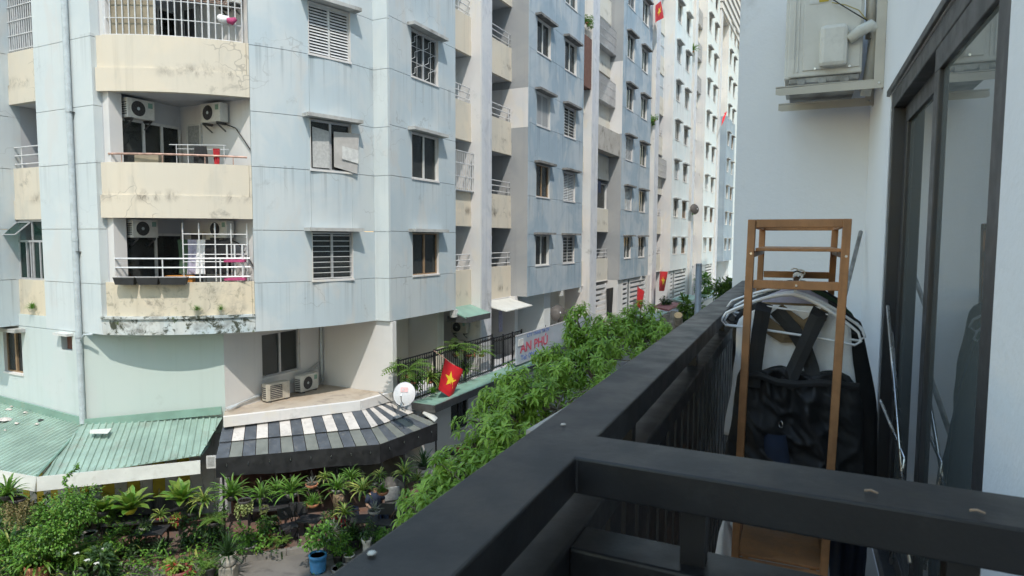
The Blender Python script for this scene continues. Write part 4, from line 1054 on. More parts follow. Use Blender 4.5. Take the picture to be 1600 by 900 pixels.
garment('green_shirt', 2.70, prof(2.70, [(446, 1226, 1266), (458, 1206, 1296), (470, 1170, 1316), (490, 1152, 1340), (560, 1150, 1344), (700, 1150, 1344)]), .025, 'cloth_green', 'dark green shirt showing its right shoulder behind the lilac one', 'shirt', 31, .008, 3)
garment('navy_trousers', 2.82, prof(2.82, [(440, 1222, 1262), (452, 1190, 1290), (480, 1170, 1320), (560, 1190, 1335), (700, 1250, 1352), (790, 1288, 1356), (920, 1296, 1352)]), .028, 'cloth_navy', 'long navy garment hanging at the back, showing below the rail', 'trousers', 41, .012, 3)
garment('black_shawl', 2.91, prof(2.91, [(438, 1232, 1258), (446, 1200, 1278), (470, 1165, 1325), (560, 1165, 1335), (690, 1170, 1335)]), .02, 'cloth_black', 'black garment on the rearmost hanger of the rack', 'garment', 51, .01, 3)
# white bag by the foot of the rack
zb = MB(); pr = prof(2.5, [(806, 1132, 1136), (830, 1124, 1146), (870, 1116, 1160), (960, 1108, 1185)])
garment('white_bag', 2.5, pr, .05, 'pvc_white', 'white plastic bag beside the foot of the wooden rack', 'bag', 61, .008, 2, 0, 12, 16)

# ---------------------------------------------------------------- poles in the corner
def otube(pts, r, mat, label, cat, name):
    b = Vector(pts[0]); o = MB().tube([Vector(p) - b for p in pts], r, 10).build(name, MT[mat], None, smooth=True, loc=own(*b), rz=OA); return tag(o, label, cat)
t1 = oy(1345, 362, 4.40); t2 = oy(1318, 470, 4.05)
v = (t2 - t1); otube([tuple(t1), tuple(t1 + v * .75), tuple(t1 + v * 3.2)], .012, 'galv', 'silver mop handle leaning in the corner behind the rack', 'pole', 'mop_handle')
sp = [[(1386, 478, .34), (1400, 585, .34), (1409, 735, .34)], [(1376, 628, .30), (1412, 712, .345)], [(1392, 690, .32), (1377, 640, .31)]]
st = othing('pole_reflection', (.33, 3.3, ZF), 'thin silver tubes standing in for pole reflections on the glass door', 'reflection')  # added tubes imitate reflections of a pole in the door glass
base = own(.33, 3.3, ZF)
def leg(a, b, r=.006):
    A_, B_ = ox(*a), ox(*b); o_ = Vector((.33, 3.3, ZF)); MB().tube([A_ - o_, B_ - o_], r, 8).build('leg', MT['steel'], st, smooth=True)
leg((1387, 478, .345), (1409, 738, .335)); leg((1376, 626, .33), (1413, 716, .34)); leg((1393, 520, .35), (1403, 640, .35)); leg((1409, 738, .335), (1422, 880, .33)); leg((1413, 716, .34), (1392, 880, .34))
# ---------------------------------------------------------------- outdoor unit on wall brackets
def ac_near():
    y0 = 3.86; y1 = 4.42
    a = oy(1229, 125, y0); b = oy(1346, 125, y0); zb = oy(1290, 128, y0).z; x0, x1 = a.x, b.x
    zc = zb - .0
    u = othing('outdoor_unit', (XW, y0, zb), 'beige-white air conditioner outdoor unit mounted high on the balcony wall', 'air conditioner')
    def ub(mb, name, mat, parent=u, bevel=0, smooth=False):
        mb.v = [(x - XW, y - y0, z - zb) for x, y, z in mb.v]; return mb.build(name, MT[mat], parent, bevel=bevel, smooth=smooth)
    ub(MB().box(x0, x1, y0, y1, zb + .035, zb + .56), 'casing', 'ac_white', bevel=.008)
    ub(MB().box(x0 - .012, x0 + .02, y0 + .004, y1, zb + .03, zb + .57), 'front_panel', 'ac_white', bevel=.006)
    ub(MB().box(x0 + .028, x0 + .036, y0 - .006, y0, zb + .06, zb + .55), 'seam_rib', 'ac_white', bevel=.002)
    ub(MB().box(x0 + .048, x0 + .056, y0 - .005, y0, zb + .06, zb + .55), 'seam_rib', 'ac_white', bevel=.002)
    ub(MB().box(x0 + .075, x1 - .012, y0 - .006, y0 - .0005, zb + .065, zb + .46), 'side_plate', 'ac_white', bevel=.004)
    c0 = oy(1279, 105, y0 - .05); c1 = oy(1327, 34, y0 - .05)
    ub(MB().box(c0.x, c1.x, y0 - .055, y0 - .006, c0.z, c1.z), 'valve_cover', 'ac_white', bevel=.022)
    ub(MB().box(x0 + .01, x1 - .01, y0 + .012, y1, zb + .004, zb + .034), 'base_tray', 'galv', bevel=.004)
    for px in (1252, 1285, 1320): p = oy(px, 122, y0); ub(MB().box(p.x - .02, p.x + .02, y0 + .002, y0 + .012, zb - .004, zb + .022), 'foot_tab', 'galv', bevel=.003)
    scm = MB().tube([(0, -.004, 0), (0, 0, 0)], .006, 8)
    for px, py in ((1273, 108), (1327, 104)):
        p = oy(px, py, y0); MB().tube([(p.x - XW, -.012, p.z - zb), (p.x - XW, -.005, p.z - zb)], .006, 8).build('screw', MT['steel'], u)
    s0 = oy(1265, 8, y0); s1 = oy(1292, -14, y0)
    ub(MB().box(s0.x, s1.x, y0 - .0085, y0 - .0065, s0.z, s1.z), 'sticker', 'label_paper'); ub(MB().box(s0.x + .045, s1.x + .01, y0 - .0105, y0 - .009, s0.z + .005, s1.z), 'warning_sticker', 'label_yellow')
    # insulated pipe: leaves the cover, bends and runs down behind the bracket
    P = [oy(1326, 62, y0 - .03), oy(1345, 48, y0 - .035), oy(1360, 40, y0 - .03), oy(1368, 46, y0), oy(1369, 60, y0 + .03), oy(1362, 95, y0 + .08), oy(1352, 150, y0 + .12)]
    ub(MB().tube(P, [.026, .03, .03, .029, .027, .027, .025], 12), 'insulated_pipe', 'fascia_white', smooth=True)
    P2 = [oy(1362, -20, y0 + .05), oy(1360, 60, y0 + .06)]; ub(MB().tube(P2, .024, 10), 'insulated_pipe', 'ac_beige', smooth=True)
    for i, m in ((4, 'rubber'),):
        q = P[4]; ub(MB().lathe([(.0285, -.003), (.0285, .003)], 12, tuple(q)), 'tape', m)
    W1 = [oy(1294, -6, y0 - .02), oy(1312, 6, y0 - .05), oy(1335, 20, y0 - .05), oy(1355, 32, y0 - .045)]
    ub(MB().tube(W1, .0032, 6), 'wire', 'rubber', smooth=True)
    W2 = [oy(1300, 4, y0 - .02), oy(1322, 8, y0 - .04), oy(1342, 16, y0 - .045), oy(1354, 31, y0 - .045)]
    ub(MB().tube(W2, .0026, 6), 'wire', 'cable_yellow', smooth=True)
    # brackets
    for i, (pl, pr, yy) in enumerate((((1212, 146), (1378, 138), y0 - .03), ((1216, 174), (1366, 163), y1 - .12))):
        a = oy(pl[0], pl[1], yy); z = zb - .028
        br = othing('wall_bracket', (XW, yy, z), ['nearer cream steel bracket under the outdoor unit', 'farther cream steel bracket under the outdoor unit'][i], 'bracket')
        L = XW - a.x; arm = MB()
        arm.add([(-L, 0, -.024), (-L + .02, 0, -.03), (0, 0, -.03), (0, 0, .012), (-L, 0, .006), (-L, .004, -.024), (-L + .02, .004, -.03), (0, .004, -.03), (0, .004, .012), (-L, .004, .006)],
                [(0, 1, 2, 3, 4), (9, 8, 7, 6, 5), (0, 5, 6, 1), (1, 6, 7, 2), (4, 3, 8, 9), (0, 4, 9, 5)])
        arm.box(-L, 0, 0, .04, .012, .016)
        arm.build('arm', MT['bracket'], br, fix=True)
        MB().box(-.045, -.001, -.004, 0, -.03, .62).box(-.006, -.001, 0, .04, -.03, .62).build('upright', MT['bracket'], br)
        MB().tube([(-.022, -.008, -.005), (-.022, -.004, -.005)], .006, 8).build('bolt', MT['steel'], br)
ac_near()

# ================================================================== CAFÉ: green sheet roof round the corner
rf = empty('sheet_roof', (-17.0, 9.5, 1.9), 0, 'ribbed green metal hip roof wrapping the corner above the potted plants', 'roof')
RO = Vector((-17.0, 9.5, 1.9))
def rbld(mb, name, mat, parent=rf, **k):
    mb.v = [(x - RO.x, y - RO.y, z - RO.z) for x, y, z in mb.v]; return mb.build(name, MT[mat], parent, **k)
BL, BC, BR = Vector((-25, 10.66, 2.66)), Vector((-18.4, 10.66, 2.42)), Vector((-15.42, 12.72, 2.66))
FC = hz(58, 745, 1.9); FR = hz(313, 719, 1.9); FL = FC + (hz(0, 735, 1.9) - FC).normalized() * 8; FL.z = 1.95
def plane_of(ps):
    A = np.array([[p.x, p.y, 1] for p in ps]); b = np.array([p.z for p in ps]); s = np.linalg.lstsq(A, b, rcond=None)[0]
    return lambda x, y: s[0] * x + s[1] * y + s[2]
def clip(poly, p, d):
    """parameter range of line p+t*d inside a convex plan polygon"""
    t0, t1 = -1e9, 1e9; n = len(poly); area = sum(poly[i].x * poly[(i + 1) % n].y - poly[(i + 1) % n].x * poly[i].y for i in range(n))
    for i in range(n):
        a, b = poly[i], poly[(i + 1) % n]; e = Vector((b.x - a.x, b.y - a.y)); nr = Vector((-e.y, e.x)) * (1 if area > 0 else -1)
        den = nr.x * d.x + nr.y * d.y; num = nr.x * (a.x - p.x) + nr.y * (a.y - p.y)
        if abs(den) < 1e-9:
            if num > 0: return None
        elif den > 0: t0 = max(t0, num / den)
        else: t1 = min(t1, num / den)
    return (t0, t1) if t1 - t0 > .08 else None
def ribbed(poly, e0, e1, pitch, name, mat):
    zf = plane_of(poly); mb = MB(); vs = [(p.x, p.y, zf(p.x, p.y)) for p in poly]; n = len(vs)
    mb.add(vs + [(x, y, z - .012) for x, y, z in vs], [tuple(range(n)), tuple(range(n, 2 * n))[::-1]] + [(i, n + i, n + (i + 1) % n, (i + 1) % n) for i in range(n)])
    e = Vector((e1.x - e0.x, e1.y - e0.y, 0)); L = e.length; e.normalize(); d = Vector((-e.y, e.x, 0))
    k = int(L * 1.6 / pitch)
    for i in range(-k // 2, k):
        p = Vector((e0.x, e0.y, 0)) + e * (i * pitch)
        c = clip(poly, p, d)
        if not c: continue
        a = p + d * (c[0] + .0); b = p + d * (c[1] - .01); h = .035; w0, w1 = .036, .018
        za, zb = zf(a.x, a.y) + .001, zf(b.x, b.y) + .001
        V = []
        for q, z in ((a, za), (b, zb)):
            for off, dz in ((-w0, 0), (-w1, h), (w1, h), (w0, 0)): r = q + e * off; V.append((r.x, r.y, z + dz))
        mb.add(V, [(0, 4, 5, 1), (1, 5, 6, 2), (2, 6, 7, 3), (0, 1, 2, 3), (7, 6, 5, 4)])
    return rbld(mb, name, mat, fix=True)
ribbed([FC, FR, BR, BC], FC, FR, .165, 'roof_sheet', 'roof_green')
ribbed([FL, FC, BC, BL], FL, FC, .165, 'roof_sheet', 'roof_green')
rbld(MB().tube([BC + Vector((0, 0, .03)), FC + Vector((0, 0, .03))], .035, 6), 'ridge_cap', 'flash_green')
fl = MB(); fl.beam(BL + Vector((0, -.02, .1)), BC + Vector((0, -.02, .1)), .05, .24); rbld(fl, 'flashing', 'flash_green')
fl = MB(); o_ = Vector((.05, -.07, .09)); fl.beam(BC + o_, BR + o_, .05, .22); rbld(fl, 'flashing', 'flash_green')
for a, b in ((FL, FC), (FC, FR)):
    d = Vector((b.x - a.x, b.y - a.y, 0)).normalized(); n_ = Vector((d.y, -d.x, 0)) * .05
    mb = MB(); P = [a + n_ * .4, b + n_ * .4, b + n_ * 1.6 + Vector((0, 0, -.33)), a + n_ * 1.6 + Vector((0, 0, -.33))]
    mb.add(P + [p - n_ * .5 for p in P], [(0, 3, 2, 1), (4, 5, 6, 7), (0, 1, 5, 4), (1, 2, 6, 5), (2, 3, 7, 6), (3, 0, 4, 7)]); rbld(mb, 'eave_board', 'fascia_white', fix=True)
ep = [hz(296, 700, 2.02), hz(334, 672, 2.1), hz(328, 697, 1.98), hz(313, 716, 1.93)]
pc = plate([p + Vector((0, 0, .03)) for p in ep], .01, 'patch_sheet', 'canopy_pale', 'pale patch sheet covering the corner between green roof and striped awning', 'sheet')
cp = [hz(141, 673, 2.47), hz(175, 671, 2.46), hz(168, 679, 2.42), hz(140, 679, 2.42)]
plate([p + Vector((0, 0, .03)) for p in cp], .008, 'patch_sheet', 'fascia_white', 'bent white metal scrap lying at the foot of the drain pipe', 'sheet')
zl = plane_of([FL, FC, BC, BL])
for i, (px, py, l) in enumerate([(8, 655, .5), (26, 662, .18), (14, 640, .22), (40, 645, .16), (58, 663, .16), (63, 657, .22), (8, 673, .1), (18, 636, .14)]):
    p = hz(px, py, 2.3)
    for _ in range(6): p = hz(px, py, zl(p.x, p.y) + .04)
    rr_ = random.Random(i); mb = MB(); n = 7; ring = [(l * (.5 + .5 * rr_.random()) * math.cos(k * .9) * .7, l * (.5 + .5 * rr_.random()) * math.sin(k * .9) * .45, .02 * rr_.random()) for k in range(n)]
    mb.add(ring + [(0, 0, .05)], [(k, (k + 1) % n, n) for k in range(n)])
    tag(mb.build('litter', MT['rubber' if i == 5 else 'litter'], None, loc=tuple(p)), 'crumpled litter scrap on the green roof below the tower' if i != 5 else 'black slipper-like scrap on the green roof', 'litter', 'litter on the green roof' if i != 5 else None)

# ---------------------------------------------------------------- striped awning with black valance
aw = empty('striped_awning', (-13.2, 13.2, 1.9), 0, 'grey and white striped sheet awning with black valance over the café', 'awning')
AO = Vector((-13.2, 13.2, 1.9))
def ab(mb, name, mat, parent=aw, **k):
    mb.v = [(x - AO.x, y - AO.y, z - AO.z) for x, y, z in mb.v]; return mb.build(name, MT[mat], parent, **k)
b0, b1, b2 = hz(350, 662, 2.47), hz(562, 638, 2.47), hz(594, 626, 2.47)
f0, f1, f2 = hz(337, 716, 1.92), hz(594, 694, 1.92), hz(682, 661, 1.92)
def lerp(a, b, t): return a + (b - a) * t
rr_ = random.Random(4)
for (bb0, bb1, ff0, ff1, n, ph) in ((b0, b1, f0, f1, 13, 0), (b1, b2, f1, f2, 7, 1)):
    for i in range(n):
        s0, s1 = i / n, (i + 1) / n - .004
        for tier, (t0, t1, dz) in enumerate(((0, .60, .05), (.56, 1.0, 0.))):
            dark = (i + ph) % 2 == 0
            A, B = lerp(lerp(bb0, bb1, s0), lerp(ff0, ff1, s0), t0), lerp(lerp(bb0, bb1, s1), lerp(ff0, ff1, s1), t0)
            C, Dq = lerp(lerp(bb0, bb1, s1), lerp(ff0, ff1, s1), t1), lerp(lerp(bb0, bb1, s0), lerp(ff0, ff1, s0), t1)
            j = Vector((0, 0, dz + rr_.uniform(-.006, .006))); th = Vector((0, 0, .012))
            mb = MB(); P = [A + j, B + j, C + j, Dq + j]; mb.add(P + [p - th for p in P], [(0, 3, 2, 1), (4, 5, 6, 7), (0, 1, 5, 4), (1, 2, 6, 5), (2, 3, 7, 6), (3, 0, 4, 7)])
            ab(mb, 'stripe_panel', ('awn_dark' if dark else 'awn_light') if tier == 0 else ('awn_dark' if dark else 'awn_under'), fix=True)
for a, b in ((f0, f1), (f1, f2)):
    mb = MB(); dn = Vector((0, 0, -.52)); d = (b - a).normalized(); nn = Vector((d.y, -d.x, 0)) * .02
    k = 9; rows = []
    for i in range(k + 1):
        p = lerp(a, b, i / k); o = nn * (1.2 + .5 * math.sin(i * 2.3)); rows.append([p + o, p + o + dn * .5, p + o + dn + Vector((0, 0, .03 * math.sin(i * 1.3))), p + o * .2 + dn, p + o * .2])
    mb.grid(rows, closed=True); ab(mb, 'valance', 'black_sheet', fix=True)
bu = MB().lathe([(.004, .06), (.012, .03), (.02, 0), (.014, -.025), (.003, -.035)], 8).mesh('bulb', MT['glass'])
for a, b, n in ((f0, f1, 8), (f1, f2, 4)):
    for i in range(n):
        p = lerp(a, b, (i + .5) / n) - AO; d = (b - a).normalized(); obj('bulb', bu, aw, tuple(p + Vector((d.y, -d.x, 0)) * .06 + Vector((0, 0, -.2))))
for p in (lerp(f0, f1, .03), f1, lerp(f1, f2, .97)):
    ab(MB().tube([(p.x, p.y + .05, ZT), (p.x, p.y + .05, 1.9)], .03, 8), 'post', 'iron')
we = [hz(660, 648, 2.1), hz(668, 641, 2.12), hz(684, 656, 1.98), hz(679, 661, 1.95)]
ab_ = MB(); P = [p + Vector((0, 0, .06)) - AO for p in we]; ab_.add(P + [p - Vector((0, 0, .03)) for p in P], [(0, 1, 2, 3), (7, 6, 5, 4), (0, 4, 5, 1), (1, 5, 6, 2), (2, 6, 7, 3), (3, 7, 4, 0)]); ab_.build('end_cap', MT['fascia_white'], aw, fix=True)
# white slotted grille panel hanging at the awning's left end
p = hz(330, 722, 1.75); vg = empty('slotted_panel', tuple(p), R(38), 'small white slotted panel hanging between green roof and striped awning', 'panel')
MB().box(-.12, .12, 0, .02, -.17, -.13).box(-.12, .12, 0, .02, .13, .17).box(-.12, -.085, 0, .02, -.13, .13).box(.085, .12, 0, .02, -.13, .13).build('frame', MT['white_frame'], vg)
sl = MB().box(-.008, .008, .002, .018, -.13, .13).mesh('slat', MT['white_frame'])
for i in range(6): obj('slat', sl, vg, (-.07 + i * .028, 0, 0))
MB().box(-.085, .085, .012, .017, -.13, .13).build('backing', MT['rubber'], vg)

# ---------------------------------------------------------------- café walls below the roof: striped panels, dark inner room
sw_ = empty('striped_wall', (GA.x, GA.y, ZT), math.atan2((GB - GA).y, (GB - GA).x), 'yellow and white striped wall under the green roof', 'wall')
L = (GB - GA).length; n = 11
for i in range(-14, n):
    w_ = L / n
    if i >= 0: MB().box(i * w_ + .004, (i + 1) * w_ - .004, -.05, -.01, 0, 2.3).build('stripe_panel', MT['stripe_yellow' if i % 2 and i < 8 else 'stripe_white'], sw_)
sx = empty('striped_wall', (-18.36, FY, ZT), 0, 'yellow and white striped wall behind the bushes at the far left', 'wall')
for i in range(12): MB().box(-.36 * (i + 1) + .004, -.36 * i - .004, -.05, -.01, 0, 2.3).build('stripe_panel', MT['stripe_white' if i % 2 else 'stripe_yellow'], sx)
W().box(-15.4, -15.3, 12.9, 17, ZG, 2.5).build('cafe_back_wall', MT['interior_brown'], bld)
W().box(-15.3, -12.0, 16.6, 16.69, ZG, 2.3).build('cafe_side_wall', MT['interior'], bld)
hzp = hz(575, 800, ZT)

# ---------------------------------------------------------------- plant builders
def leaf_strip(mb, base, az, el, L, w, droop, k=5, m=0, rnd=None, edge=None):
    p = Vector(base); side = Vector((-math.sin(az), math.cos(az), 0)); rows = []
    for i in range(k + 1):
        t = i / k; ww = w * (.45 + 1.1 * math.sin(math.pi * min(1, .18 + t * .82)) ** .8) * (1 if i < k else .12)
        up_ = Vector((0, 0, 1)) * (ww * .22)
        rows.append([p - side * ww * .5 + up_, p, p + side * ww * .5 + up_])
        d = Vector((math.cos(az) * math.cos(el), math.sin(az) * math.cos(el), math.sin(el))); p = p + d * (L / k); el -= droop * (.5 + t)
    b = len(mb.v)
    for r in rows: mb.v += [tuple(q) for q in r]
    for i in range(k):
        a = b + i * 3
        mb.f += [(a, a + 1, a + 4, a + 3), (a + 1, a + 2, a + 5, a + 4)]
        mb.m += [m, m] if edge is None else [edge, m]
_pc = {}
def rosette(n, L, w, e0, e1, droop, seed, mats):
    r = random.Random(seed); mb = MB()
    for i in range(n):
        t = i / n; az = i * 2.39996 + r.uniform(-.3, .3); el = R(e0 + (e1 - e0) * t + r.uniform(-10, 10))
        leaf_strip(mb, (0, 0, r.uniform(0, .05) * L), az, el, L * r.uniform(.7, 1.1), w * r.uniform(.8, 1.15), droop * r.uniform(.6, 1.35), 5, 0, None, 1 if len(mats) > 1 and r.random() < .75 else None)
    return mb.mesh('foliage', [MT[m] for m in mats])
def one_leaf(mb, c, d, L, w, up, m=0, bend=.25):
    """pointed oval leaf folded along its midrib and bent downwards"""
    d = d.normalized(); s = d.cross(up); s = s.normalized() if s.length > 1e-4 else Vector((1, 0, 0)); nn = s.cross(d)
    b = len(mb.v); q = [c, c + d * L * .35 + s * w * .5 + nn * w * .15, c + d * L * .7 + s * w * .38 - nn * L * bend * .4 + nn * w * .1, c + d * L * .96 - nn * L * bend, c + d * L * .7 - s * w * .38 - nn * L * bend * .4 + nn * w * .1, c + d * L * .35 - s * w * .5 + nn * w * .15, c + d * L * .36, c + d * L * .7 - nn * L * bend * .45]
    mb.v += [tuple(x) for x in q]
    mb.f += [(b, b + 1, b + 6), (b, b + 6, b + 5), (b + 1, b + 2, b + 7, b + 6), (b + 6, b + 7, b + 4, b + 5), (b + 2, b + 3, b + 7), (b + 7, b + 3, b + 4)]; mb.m += [m] * 6
def bush(n, rx, rz, L, w, seed, mats, clumps=9, hang=.2):
    r = random.Random(seed); mb = MB(); cs = []
    for i in range(clumps):
        a = r.uniform(0, 6.283); q = r.random() ** .5; cs.append((Vector((math.cos(a) * rx * q * .8, math.sin(a) * rx * q * .8, r.uniform(-.75, .9) * rz)), r.uniform(.30, .5)))
    for i in range(n):
        c, s = cs[r.randrange(len(cs))]
        v = Vector((r.gauss(0, 1), r.gauss(0, 1), r.gauss(0, 1))).normalized() * (r.random() ** .4)
        p = c + Vector((v.x * rx * s, v.y * rx * s, v.z * rz * s * 1.2)); d = (v + Vector((0, 0, .25 - hang - r.random() * .6)) + c.normalized() * .4)
        one_leaf(mb, p, d, L * r.uniform(.6, 1.2), w * r.uniform(.7, 1.2), Vector((r.gauss(0, .3), r.gauss(0, .3), 1)), r.randrange(len(mats)) if len(mats) > 1 and r.random() < .3 else 0)
    for c, s in cs[:6]: mb.tube([(0, 0, -rz), (c.x * .5, c.y * .5, (c.z - rz) * .5), tuple(c)], [.012, .008, .004], 4, 0)
    return mb.mesh('foliage', [MT[m] for m in mats])
def trail(n, rx, h, seed, mats, L=.05):
    r = random.Random(seed); mb = MB()
    for i in range(n):
        a = r.uniform(0, 6.283); q = r.random() ** .5 * rx; z = 0; l = h * r.uniform(.4, 1)
        k = int(l / .035); x, y = math.cos(a) * q, math.sin(a) * q
        for j in range(k):
            z -= .035; x += r.uniform(-.012, .012); y += r.uniform(-.012, .012)
            one_leaf(mb, Vector((x, y, z)), Vector((r.gauss(0, 1), r.gauss(0, 1), -.3)), L * r.uniform(.7, 1.2), L * .7, Vector((0, 0, 1)))
    return mb.mesh('foliage', [MT[m] for m in mats])
def fern(n, L, seed, mats):
    r = random.Random(seed); mb = MB()
    for i in range(n):
        az = i * 2.4 + r.uniform(-.3, .3); el = R(r.uniform(25, 75)); p = Vector((0, 0, 0)); k = 12; ll = L * r.uniform(.7, 1.1)
        for j in range(k):
            d = Vector((math.cos(az) * math.cos(el), math.sin(az) * math.cos(el), math.sin(el))); s = Vector((-math.sin(az), math.cos(az), 0)); p = p + d * ll / k; el -= .13
            wl = ll * .22 * math.sin(math.pi * (j + 1) / (k + 1.5))
            for sg in (-1, 1): one_leaf(mb, p, s * sg + d * .35 + Vector((0, 0, -.15)), wl, ll * .06, Vector((0, 0, 1)), 0, .15)
    return mb.mesh('foliage', [MT[m] for m in mats])
POTS = {
    'bowl': [(.05, 0), (.13, .04), (.16, .12), (.15, .12), (.14, .1)],
    'cone': [(.09, 0), (.11, .02), (.15, .24), (.165, .24), (.165, .28), (.145, .28), (.14, .25)],
    'tall': [(.10, 0), (.11, .03), (.085, .2), (.085, .34), (.10, .38), (.12, .46), (.105, .46), (.09, .40)],
    'urn': [(.10, 0), (.15, .06), (.17, .16), (.165, .28), (.185, .30), (.165, .30), (.15, .26)],
    'drum': [(.17, 0), (.19, .05), (.18, .06), (.19, .11), (.18, .12), (.195, .18), (.185, .19), (.2, .26), (.19, .27), (.2, .34), (.215, .36), (.215, .44), (.19, .44), (.18, .40)],
    'tray': [(.15, 0), (.2, .03), (.21, .09), (.19, .09), (.18, .06)],
    'basket': [(.03, 0), (.1, .02), (.15, .1), (.16, .15), (.145, .15), (.13, .1)]}
_pot = {}
def potmesh(kind, mat):
    if (kind, mat) not in _pot:
        mb = MB(); pr_ = POTS[kind]; mb.lathe(pr_, 18); _pot[(kind, mat)] = mb.mesh('pot', MT[mat], True)
    return _pot[(kind, mat)]
_fol = {}
def foliage(kind, seed):
    if (kind, seed) in _fol: return _fol[(kind, seed)]
    f = {'strap': lambda: rosette(46, .62, .036, 85, 5, .30, seed, ['leaf_strap', 'leaf_bright']),
         'varie': lambda: rosette(38, .50, .036, 80, -5, .36, seed, ['leaf_strap', 'leaf_varie']),
         'nest': lambda: rosette(20, .62, .13, 75, 18, .16, seed, ['leaf_fern', 'leaf_bright']),
         'spiky': lambda: rosette(60, .50, .020, 88, 0, .14, seed, ['leaf_dark']),
         'grass': lambda: rosette(70, .30, .012, 88, 10, .22, seed, ['leaf_bright']),
         'air': lambda: rosette(34, .26, .014, 80, -20, .1, seed, ['leaf_grey']),
         'bush': lambda: bush(420, .36, .30, .11, .055, seed, ['leaf_bright', 'leaf_dark']),
         'dbush': lambda: bush(360, .34, .30, .12, .06, seed, ['leaf_dark', 'leaf_strap']),
         'big': lambda: bush(1500, .85, .75, .13, .075, seed, ['leaf_bright', 'leaf_fern', 'leaf_dark'], 24),
         'red': lambda: bush(220, .26, .18, .12, .05, seed, ['leaf_fern', 'flower_red'], 7),
         'trail': lambda: trail(70, .2, .42, seed, ['leaf_pale']),
         'moss': lambda: trail(80, .3, .7, seed, ['leaf_dry'], .045),
         'fern': lambda: fern(22, .5, seed, ['leaf_strap']),
         'zz': lambda: bush(200, .2, .34, .09, .04, seed, ['leaf_dark', 'leaf_strap'], 8),
         }[kind]()
    _fol[(kind, seed)] = f; return f
def plant(kind, seed, loc, s, pot, pmat, label, lift, hang=None, ps=1., name='potted_plant', rot=None):
    o = empty(name, tuple(loc), rot if rot is not None else random.uniform(0, 6.28), label, 'plant', 'hanging plants under the café eaves' if hang else 'plants on the café terrace')
    if pot:
        p = obj('pot', potmesh(pot, pmat), o); p.scale = (ps,) * 3
        ztop = POTS[pot][-1][1] * ps; so_ = MB().lathe([(.001, 0), (POTS[pot][-1][0] * ps * .98, 0)], 14, (0, 0, ztop), caps=False).build('soil', MT['soil'], o)
    f = obj('foliage', foliage(kind, seed), o, (0, 0, lift)); f.scale = (s,) * 3
    if hang:
        w_ = MB()
        for k in range(3): w_.tube([(.14 * ps * math.cos(k * 2.1), .14 * ps * math.sin(k * 2.1), .1 * ps), (0, 0, max(.25, hang))], .003, 4)
        w_.build('hanging_wire', MT['wire'], o)
    return o
